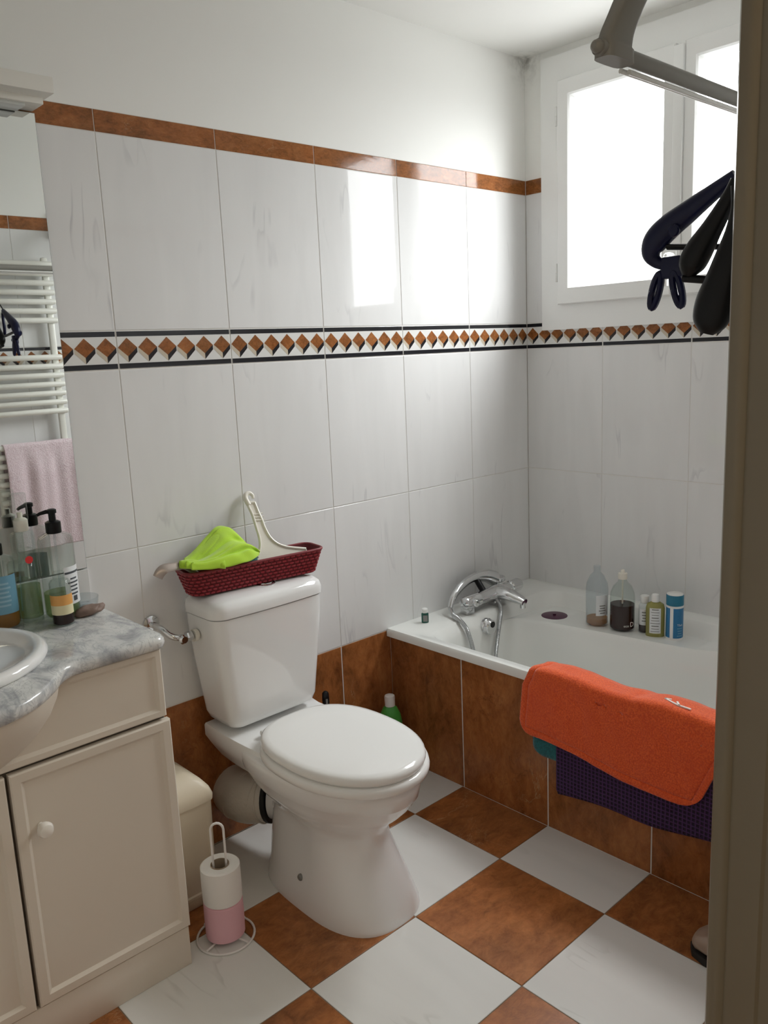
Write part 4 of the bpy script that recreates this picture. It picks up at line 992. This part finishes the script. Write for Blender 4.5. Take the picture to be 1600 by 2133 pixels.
c = (-1.994, -0.128, CZ); fa = facing(c)
o = thing('perfume_bottle', 'slender clear glass bottle with thick base and red dot', 'bottle', c)
part('bottle_body', G().lathe([(0.022, 0), (0.0245, 0.002), (0.0235, 0.018), (0.0200, 0.09), (0.0180, 0.148), (0.0140, 0.156), (0.0130, 0.153), (0.0165, 0.146), (0.0185, 0.09), (0.0215, 0.022), (0.012, 0.019)], c, 28), M['glass'], o, c)
part('cap', G().lathe([(0.0155, 0.154), (0.0165, 0.155), (0.0165, 0.188), (0.0150, 0.190)], c, 22), M['glass'], o, c)
part('red_dot', G().lathe([(0.0001, 0.0), (0.0085, 0.0), (0.0085, 0.0015), (0.0001, 0.0015)], (0, 0, 0), 18, axis='x').xf(Matrix.Translation(Vector(c) + Vector((0.0168 * math.cos(fa + 0.35), 0.0168 * math.sin(fa + 0.35), 0.166))) @ Matrix.Rotation(fa + 0.35, 4, 'Z')), M['red_dot'], o, c)

c = (-1.932, -0.142, CZ); fa = facing(c)
o = thing('small_bottle', 'small clear bottle with orange and cream label and dark contents', 'bottle', c)
part('bottle_body', G().lathe([(0.021, 0), (0.0238, 0.002), (0.0240, 0.010), (0.0235, 0.100), (0.020, 0.106), (0.015, 0.107), (0.019, 0.104), (0.0222, 0.099), (0.0225, 0.010), (0.020, 0.004)], c, 28), M['glass'], o, c)
part('liquid', G().lathe([(0.020, 0.0035), (0.0228, 0.006), (0.0228, 0.030), (0.0, 0.030)], c, 24), M['dark_liquid'], o, c)
g = label_patch(G(), c, 0.0243, 0.028, 0.050, fa - 1.35, fa + 1.35, 1, 14); label_patch(g, c, 0.0243, 0.050, 0.074, fa - 1.35, fa + 1.35, 0, 14)
lb = part('label', g, None, o, c, mats=[M['label_orange'], M['label_cream']])
part('cap', G().lathe([(0.0125, 0.106), (0.0132, 0.107), (0.0132, 0.124), (0.011, 0.126)], c, 18), M['glass'], o, c)

c = (-1.852, -0.052, CZ)
g = G().lathe([(0.034, 0.0), (0.038, 0.002), (0.042, 0.028), (0.0405, 0.028), (0.0365, 0.004), (0.033, 0.003)], c, 28)
single('soap_dish', g, M['frosted_pet'], c, 'clear round soap dish by the mirror edge behind the brown soap', 'soap dish')
c = (-1.862, -0.121, CZ)
bm = bmesh.new(); bmesh.ops.create_icosphere(bm, subdivisions=3, radius=1.0)
for v in bm.verts:
    n = mnoise.noise(v.co * 1.7 + Vector((3, 1, 2))) * 0.35 + mnoise.noise(v.co * 4.5) * 0.12
    p = v.co * (1 + n); v.co = Vector((c[0] + p.x * 0.034 + p.z * 0.006, c[1] + p.y * 0.019, max(c[2] + 0.012 + p.z * 0.0135, c[2])))
g = G(); g.bm(bm); single('soap_bar', g, M['soap'], c, 'crumpled brown soap lump on the marble counter corner', 'soap', sharp=80)

# ------------------------------------------------------------------ bin, roll holder and floor things
bn = thing('waste_bin', 'beige waste bin with domed lid between vanity and toilet', 'bin', (-1.735, -0.13, 0)); BNB = (-1.735, -0.13, 0)
def bin_ring(i, z): return rrect(-1.808 + i, -1.636 - i, -0.225 + i, -0.030 - i, 0.02, z, 6, 5)
part('bin_body', G().loft([bin_ring(0.010, 0.0), bin_ring(0.007, 0.004), bin_ring(0.004, 0.03), bin_ring(0.0, 0.285)]), M['bin'], bn, BNB, sharp=60)
rings = []
for i, z in ((0.002, 0.286), (-0.003, 0.287), (-0.004, 0.300), (0.002, 0.318), (0.016, 0.338), (0.036, 0.352), (0.058, 0.358)): rings.append(bin_ring(i, z) if i < 0.05 else bin_ring(0.052, z))
lid = part('bin_lid', G().loft(rings), M['bin'], bn, BNB, sharp=70)
sub('lid_knob', G().lathe([(0.006, 0.0), (0.006, 0.012), (0.011, 0.016), (0.012, 0.022), (0.006, 0.028)], (-1.733, -0.13, 0.356), 16), M['chrome'], lid, BNB, label='chrome knob')
ringp = [(-1.733 + 0.024 * math.cos(2 * PI * i / 28), -0.158, 0.362 + 0.022 * math.sin(2 * PI * i / 28) - 0.006) for i in range(28)]
sub('ring_handle', G().tube(ringp, 0.0022, 8, closed=True), M['chrome'], lid, BNB, label='thin chrome ring')
g = panel(-1.795, -1.652, 0.03, 0.262, 0.010, -0.2245)
part('front_panel', g, M['bin'], bn, BNB, smooth=False)

hx, hy = -1.712, -0.362
rh = thing('roll_holder', 'white wire toilet roll stand with ring base and looped stem', 'roll holder', (hx, hy, 0)); RHB = (hx, hy, 0)
part('base_ring', G().tube([(hx + 0.070 * math.cos(2 * PI * i / 40), hy + 0.070 * math.sin(2 * PI * i / 40), 0.0032) for i in range(40)], 0.0030, 8, closed=True), M['wire'], rh, RHB)
part('base_spoke', G().tube([(hx - 0.068, hy - 0.02, 0.0062), (hx + 0.068, hy + 0.02, 0.0062)], 0.0028, 8), M['wire'], rh, RHB)
part('base_spoke', G().tube([(hx - 0.02, hy + 0.068, 0.0085), (hx + 0.02, hy - 0.068, 0.0085)], 0.0028, 8), M['wire'], rh, RHB)
dx, dy = 0.0155 * 0.82, -0.0155 * 0.57
loop = [(hx - dx, hy - dy, 0.008), (hx - dx, hy - dy, 0.12), (hx - dx, hy - dy, 0.29)]
for i in range(1, 8):
    a = PI - PI * i / 8; loop.append((hx + dx * math.cos(a), hy + dy * math.cos(a), 0.29 + 0.0175 * math.sin(a)))
loop += [(hx + dx, hy + dy, 0.29), (hx + dx, hy + dy, 0.12), (hx + dx, hy + dy, 0.008)]
part('stem_loop', G().tube(loop, 0.0030, 8), M['wire'], rh, RHB)
def roll(z0, mat, label):
    c = (hx, hy, z0)
    o = thing('toilet_roll', label, 'toilet roll', c)
    part('paper', G().lathe([(0.0225, 0.002), (0.044, 0.0), (0.0478, 0.003), (0.0485, 0.047), (0.0478, 0.091), (0.044, 0.094), (0.0225, 0.092), (0.0225, 0.002)], c, 40, caps=False), mat, o, c)
    g = G().loft([[Vector((c[0] + r * math.cos(2 * PI * i / 28), c[1] + r * math.sin(2 * PI * i / 28), z0 + z)) for i in range(28)] for r, z in ((0.0226, 0.0), (0.0226, 0.0945), (0.0212, 0.0945), (0.0212, 0.0), (0.0226, 0.0))], cap0=False, cap1=False)
    part('core', g, M['card'], o, c)
    return o

roll(0.0110, M['paper_pink'], 'pink toilet roll at the bottom of the wire stand')
roll(0.1055, M['paper_white'], 'white toilet roll on top of the pink one on the stand')

c = (-0.872, -0.082, 0); fa = facing(c)
o = thing('cleaner_bottle', 'bright green bottle with white cap standing in the corner of tub apron', 'bottle', c)
part('bottle_body', oval([(0.034, 0), (0.038, 0.003), (0.039, 0.02), (0.039, 0.185), (0.035, 0.212), (0.024, 0.236), (0.0165, 0.244), (0.014, 0.246)], c, fa, 1.0, 0.72), M['green_plastic'], o, c)
part('cap', G().lathe([(0.0160, 0.243), (0.0172, 0.244), (0.0180, 0.272), (0.0165, 0.279), (0.010, 0.282)], c, 22), M['white_plastic'], o, c)

c = (-1.135, -0.075, 0)
o = thing('toilet_brush', 'black toilet brush handle standing upright behind the toilet lid', 'toilet brush', c)
part('holder', G().lathe([(0.040, 0.0), (0.045, 0.003), (0.047, 0.06), (0.040, 0.13), (0.034, 0.132)], c, 26), M['black_plastic'], o, c)
part('handle', G().lathe([(0.008, 0.13), (0.008, 0.30), (0.0105, 0.315), (0.0115, 0.355), (0.0100, 0.372), (0.005, 0.377)], c, 18), M['black_plastic'], o, c)
fa = facing(c); part('handle_mark', label_patch(G(), c, 0.0119, 0.338, 0.356, fa + 0.0, fa + 0.55, 0, 4), M['print_grey'], o, c)

# shoe by the doorway wall, toe towards the mirror wall
sx_, sy_ = -0.955, -1.205
sh = thing('shoe', 'bronze leather shoe toe with dark sole on the brown floor tile by the doorway', 'shoe', (sx_, sy_ - 0.12, 0)); SHB = (sx_, sy_ - 0.12, 0)
def shoe_ring(y, hw, z0, z1, n=20, e=2.4):
    pts = []
    for i in range(n):
        t_ = 2 * PI * i / n; c_, s_ = math.cos(t_), math.sin(t_)
        pts.append(Vector((sx_ + hw * math.copysign(abs(c_) ** (2 / e), c_), y, (z0 + z1) / 2 + (z1 - z0) / 2 * math.copysign(abs(s_) ** (2 / e), s_))))
    return pts
g = G().loft([shoe_ring(sy_ + 0.004, 0.012, 0.018, 0.034), shoe_ring(sy_, 0.026, 0.015, 0.044), shoe_ring(sy_ - 0.012, 0.039, 0.014, 0.054), shoe_ring(sy_ - 0.04, 0.046, 0.014, 0.062), shoe_ring(sy_ - 0.09, 0.045, 0.014, 0.072), shoe_ring(sy_ - 0.16, 0.036, 0.014, 0.088), shoe_ring(sy_ - 0.22, 0.034, 0.014, 0.094), shoe_ring(sy_ - 0.25, 0.024, 0.016, 0.09)])
part('upper', g, M['shoe'], sh, SHB, sharp=70)
g = G().loft([[Vector((sx_ + x * k, sy_ + y, z)) for x, y in ((-0.016, 0.008), (0.016, 0.008), (0.038, -0.006), (0.050, -0.04), (0.049, -0.09), (0.037, -0.17), (0.037, -0.24), (0.020, -0.258), (-0.020, -0.258), (-0.037, -0.24), (-0.037, -0.17), (-0.049, -0.09), (-0.050, -0.04), (-0.038, -0.006))] for z, k in ((0.0, 0.97), (0.016, 1.0), (0.018, 0.97))])
part('sole', g, M['shoe_sole'], sh, SHB)

# ------------------------------------------------------------------ towel radiator (seen in the mirror)
rd = thing('towel_radiator', 'white ladder towel radiator on the wall opposite the mirror', 'radiator', (-1.40, YF, 0.8)); RDB = (-1.40, YF, 0.8)
for x in (-1.222, -1.500):
    part('post', G().box(x - 0.014, x + 0.014, YF + 0.018, YF + 0.040, 0.80, 1.84, bev=0.008), M['radiator'], rd, RDB)
    for z in (0.90, 1.70):
        part('bracket', G().lathe([(0.012, 0.0005), (0.012, 0.022)], (x, YF, z), 14, axis='y'), M['radiator'], rd, RDB)
zs = [1.812 - 0.0372 * i for i in range(7)] + [1.440 - 0.0368 * i for i in range(7)] + [1.085 - 0.037 * i for i in range(7)]
BAR = mesh_from(*(lambda g: (g.v, g.f))(G().lathe([(0.004, -0.1595), (0.009, -0.157), (0.0115, -0.151), (0.0115, 0.151), (0.009, 0.157), (0.004, 0.1595)], (0, 0, 0), 14, axis='x')), 'bar', True, [M['radiator']], None, 50)
for z in zs:
    link('bar', BAR, rd, (-1.3555 + 1.40, 0.045, z - 0.8))
YR = YF + 0.045
# pink towel over the third group
g = G(); vs = []; NU, NV = 90, 150
for j in range(NV + 1):
    v = j / NV; s = v * 0.62 - 0.17                     # length along the cloth, 0 at the crest
    for i in range(NU + 1):
        u = i / NU; x = -1.484 + (0.292 - 0.048 * min(max((0.010 - s) / 0.013, 0), 1)) * u
        fold = (math.sin(u * 15 + 1.2 * math.sin(u * 4)) * 0.7 + math.sin(u * 31 + 2) * 0.25)
        zc_ = 1.0990 + 0.0006 * math.sin(u * 8)
        if abs(s) < 0.022:
            a = s / 0.022 * PI / 2; y = YR + 0.0145 * math.sin(a); z = zc_ - 0.0145 * (1 - math.cos(a))
        else:
            d = abs(s) - 0.022; sg = 1 if s > 0 else -1
            amp = 0.0085 * min(d / 0.10, 1) if sg > 0 else 0.002
            y = YR + sg * 0.0145 + (fold * amp + amp * 1.1 if sg > 0 else 0); z = zc_ - 0.0145 - d
        x += 0.003 * math.sin(z * 14) * (1 - u) * (1 if s > 0 else 0)
        vs.append(Vector((x, y, z)))
g.add(vs, [(j * (NU + 1) + i, j * (NU + 1) + i + 1, (j + 1) * (NU + 1) + i + 1, (j + 1) * (NU + 1) + i) for j in range(NV) for i in range(NU)])
tw = solid(single('hand_towel', g, M['pink_terry'], (-1.32, YR, 1.0), 'pale pink terry towel hanging in folds on the towel radiator', 'towel', sharp=180), 0.004, 0)

# ------------------------------------------------------------------ clothes rack on the doorway wall
rk = thing('clothes_rack', 'grey-white wall clothes rack with curved arm and round bar above the doorway side', 'clothes rack', (-1.3, YF, 2.0)); RKB = (-1.3, YF, 2.0)
BYK, BZK = -1.352, 1.778
def arm(x):
    g = G(); pth = catmull([(x, BYK, BZK - 0.011), (x, BYK - 0.001, BZK + 0.011), (x, BYK - 0.011, BZK + 0.036), (x, BYK - 0.036, BZK + 0.076), (x, BYK - 0.08, BZK + 0.125), (x, BYK - 0.13, BZK + 0.165), (x, YF + 0.016, BZK + 0.19)], 6)
    w = catmull_s([0.033, 0.031, 0.026, 0.025, 0.025, 0.026, 0.028], 6); rings = []
    for k, p in enumerate(pth):
        t_ = (pth[min(k + 1, len(pth) - 1)] - pth[max(k - 1, 0)]).normalized(); n = t_.cross(Vector((1, 0, 0))).normalized()
        ww = w[k]; th = 0.0150 if k < 6 else 0.011
        ring = []
        for q in range(16):
            a = 2 * PI * q / 16; ca, sa = math.cos(a), math.sin(a)
            ring.append(p + Vector((1, 0, 0)) * ww * math.copysign(abs(ca) ** 0.5, ca) + n * th * math.copysign(abs(sa) ** 0.5, sa))
        rings.append(ring)
    return g.loft(rings)
for x, yp in ((-1.580, YF + 0.0115), (-1.130, YF - 0.0005)):
    part('arm', arm(x), M['rack_plastic'], rk, RKB, sharp=60)
    part('wall_plate', G().box(x - 0.034, x + 0.034, yp, YF + 0.022, BZK + 0.14, BZK + 0.24, bev=0.004), M['rack_plastic'], rk, RKB)
part('bar', G().tube([(-1.618, BYK, BZK), (-1.10, BYK, BZK)], 0.0105, 18), M['rack_plastic'], rk, RKB)
part('end_cap', G().lathe([(0.004, -0.013), (0.0070, -0.010), (0.0082, -0.005), (0.0082, 0.004)], (-1.616, BYK, BZK), 18, axis='x'), M['rack_plastic'], rk, RKB)
for k, (dy_, dz_) in enumerate(((0.009, -0.0145), (-0.0035, -0.019))):
    part('rail', G().tube([(-1.550, BYK + dy_, BZK + dz_), (-1.15, BYK + dy_, BZK + dz_)], 0.0034, 10), M['white_plastic'], rk, RKB)

# ------------------------------------------------------------------ hangers hooked in front of the radiator
def hook(x, y, z, zbar, mat, o, base, rad=0.0024, xt=None):
    xt = x if xt is None else xt; q_ = 0.0115 + rad - 0.0004
    p = catmull([(x, y, z - 0.01), (x + (xt - x) * 0.3, y - 0.004, z + 0.010), (xt, YR + q_ + 0.003, zbar - 0.004), (xt, YR + q_ * 0.72, zbar + q_ * 0.72), (xt, YR, zbar + q_), (xt, YR - q_ * 0.72, zbar + q_ * 0.72), (xt, YR - q_ - 0.001, zbar - 0.004), (xt, YR - q_ - 0.001, zbar - 0.014)], 6)
    part('hook', G().tube(p, rad, 8), mat, o, base)
X = -1.432; hb = (X, -1.45, 1.62)
o = thing('clip_hanger', 'navy blue plastic clip hanger hanging nearest the window', 'hanger', hb, None)
g = G(); front = catmull([(X, -1.452, 1.624), (X, -1.42, 1.606), (X, -1.385, 1.586), (X, -1.352, 1.567), (X - 0.002, -1.334, 1.550), (X - 0.002, -1.328, 1.533), (X, -1.337, 1.519), (X, -1.362, 1.511), (X, -1.392, 1.509)], 6)
g.tube(front, catmull_s([0.009, 0.0125, 0.0165, 0.0195, 0.0195, 0.015, 0.0090, 0.0070, 0.0065], 6), 14, flat=0.8, flat_dir=(1, 0, 0))
g.tube(catmull([(X, -1.452, 1.624), (X, -1.463, 1.600), (X, -1.462, 1.560), (X, -1.475, 1.530), (X, -1.535, 1.518)], 5), 0.006, 10)
part('hanger_arm', g, M['navy'], o, hb)
part('trouser_bar', G().tube([(X, -1.352, 1.540), (X, -1.47, 1.527)], 0.0058, 10, flat=0.6), M['black_plastic'], o, hb)
part('knob', G().lathe([(0.007, 0.0), (0.009, -0.003), (0.009, -0.006), (0.007, -0.008)], (X - 0.010, -1.370, 1.560), 18, axis='x').xf(Matrix.Identity(4)), M['navy'], o, hb)
part('end_disc', G().lathe([(0.011, 0.0), (0.013, 0.004), (0.010, 0.008)], (X + 0.002, -1.326, 1.533), 18, axis='y'), M['navy'], o, hb)
cb = part('clip', G().box(X - 0.008, X + 0.008, -1.378, -1.346, 1.494, 1.526, bev=0.003), M['navy'], o, hb)
for sgn, yc in ((1, -1.343), (-1, -1.366)):
    lp = []
    for i in range(24):
        a = 2 * PI * i / 24; lp.append((X - 0.004, yc + 0.0062 * math.cos(a) + sgn * 0.012 * (0.5 - 0.5 * math.sin(a)), 1.478 + 0.025 * math.sin(a)))
    sub('clip_leg', G().tube(lp, 0.0052, 8, closed=True), M['navy'], cb, hb)
hook(X, -1.456, 1.624, 1.812 - 0.0372 * 4, M['black_plastic'], o, hb)
X = -1.468; hb = (X, -1.45, 1.60)
o = thing('suit_hanger', 'black contoured plastic hanger between the navy clip hanger and the broad black one', 'hanger', hb)
g = G(); a_ = catmull([(X, -1.470, 1.612), (X, -1.462, 1.592), (X, -1.450, 1.572), (X, -1.435, 1.549), (X, -1.420, 1.526), (X, -1.409, 1.507), (X, -1.404, 1.493)], 6)
g.tube(a_, catmull_s([0.008, 0.011, 0.013, 0.016, 0.020, 0.019, 0.009], 6), 16, flat=0.8, flat_dir=(1, 0, 0))
part('hanger_arm', g, M['black_plastic'], o, hb)
part('trouser_bar', G().tube([(X, -1.398, 1.490), (X, -1.470, 1.479)], 0.0058, 10), M['black_plastic'], o, hb)
hook(X, -1.466, 1.604, 1.812 - 0.0372 * 5, M['black_plastic'], o, hb, 0.0040)
X = -1.500; hb = (X, -1.47, 1.56)
o = thing('broad_hanger', 'broad glossy black hanger with spoon-shaped shoulder hanging nearest the doorway', 'hanger', hb)
g = G(); a_ = catmull([(X, -1.484, 1.600), (X, -1.488, 1.570), (X, -1.485, 1.540), (X, -1.478, 1.511), (X, -1.470, 1.480), (X, -1.461, 1.450), (X, -1.454, 1.425), (X, -1.450, 1.411)], 6)
g.tube(a_, catmull_s([0.007, 0.010, 0.014, 0.019, 0.024, 0.028, 0.024, 0.010], 6), 18, flat=0.6, flat_dir=(1, 0, 0))
part('hanger_arm', g, M['black_plastic'], o, hb)
hook(X, -1.484, 1.600, 1.812 - 0.0372 * 5, M['black_plastic'], o, hb, 0.0026, -1.481)
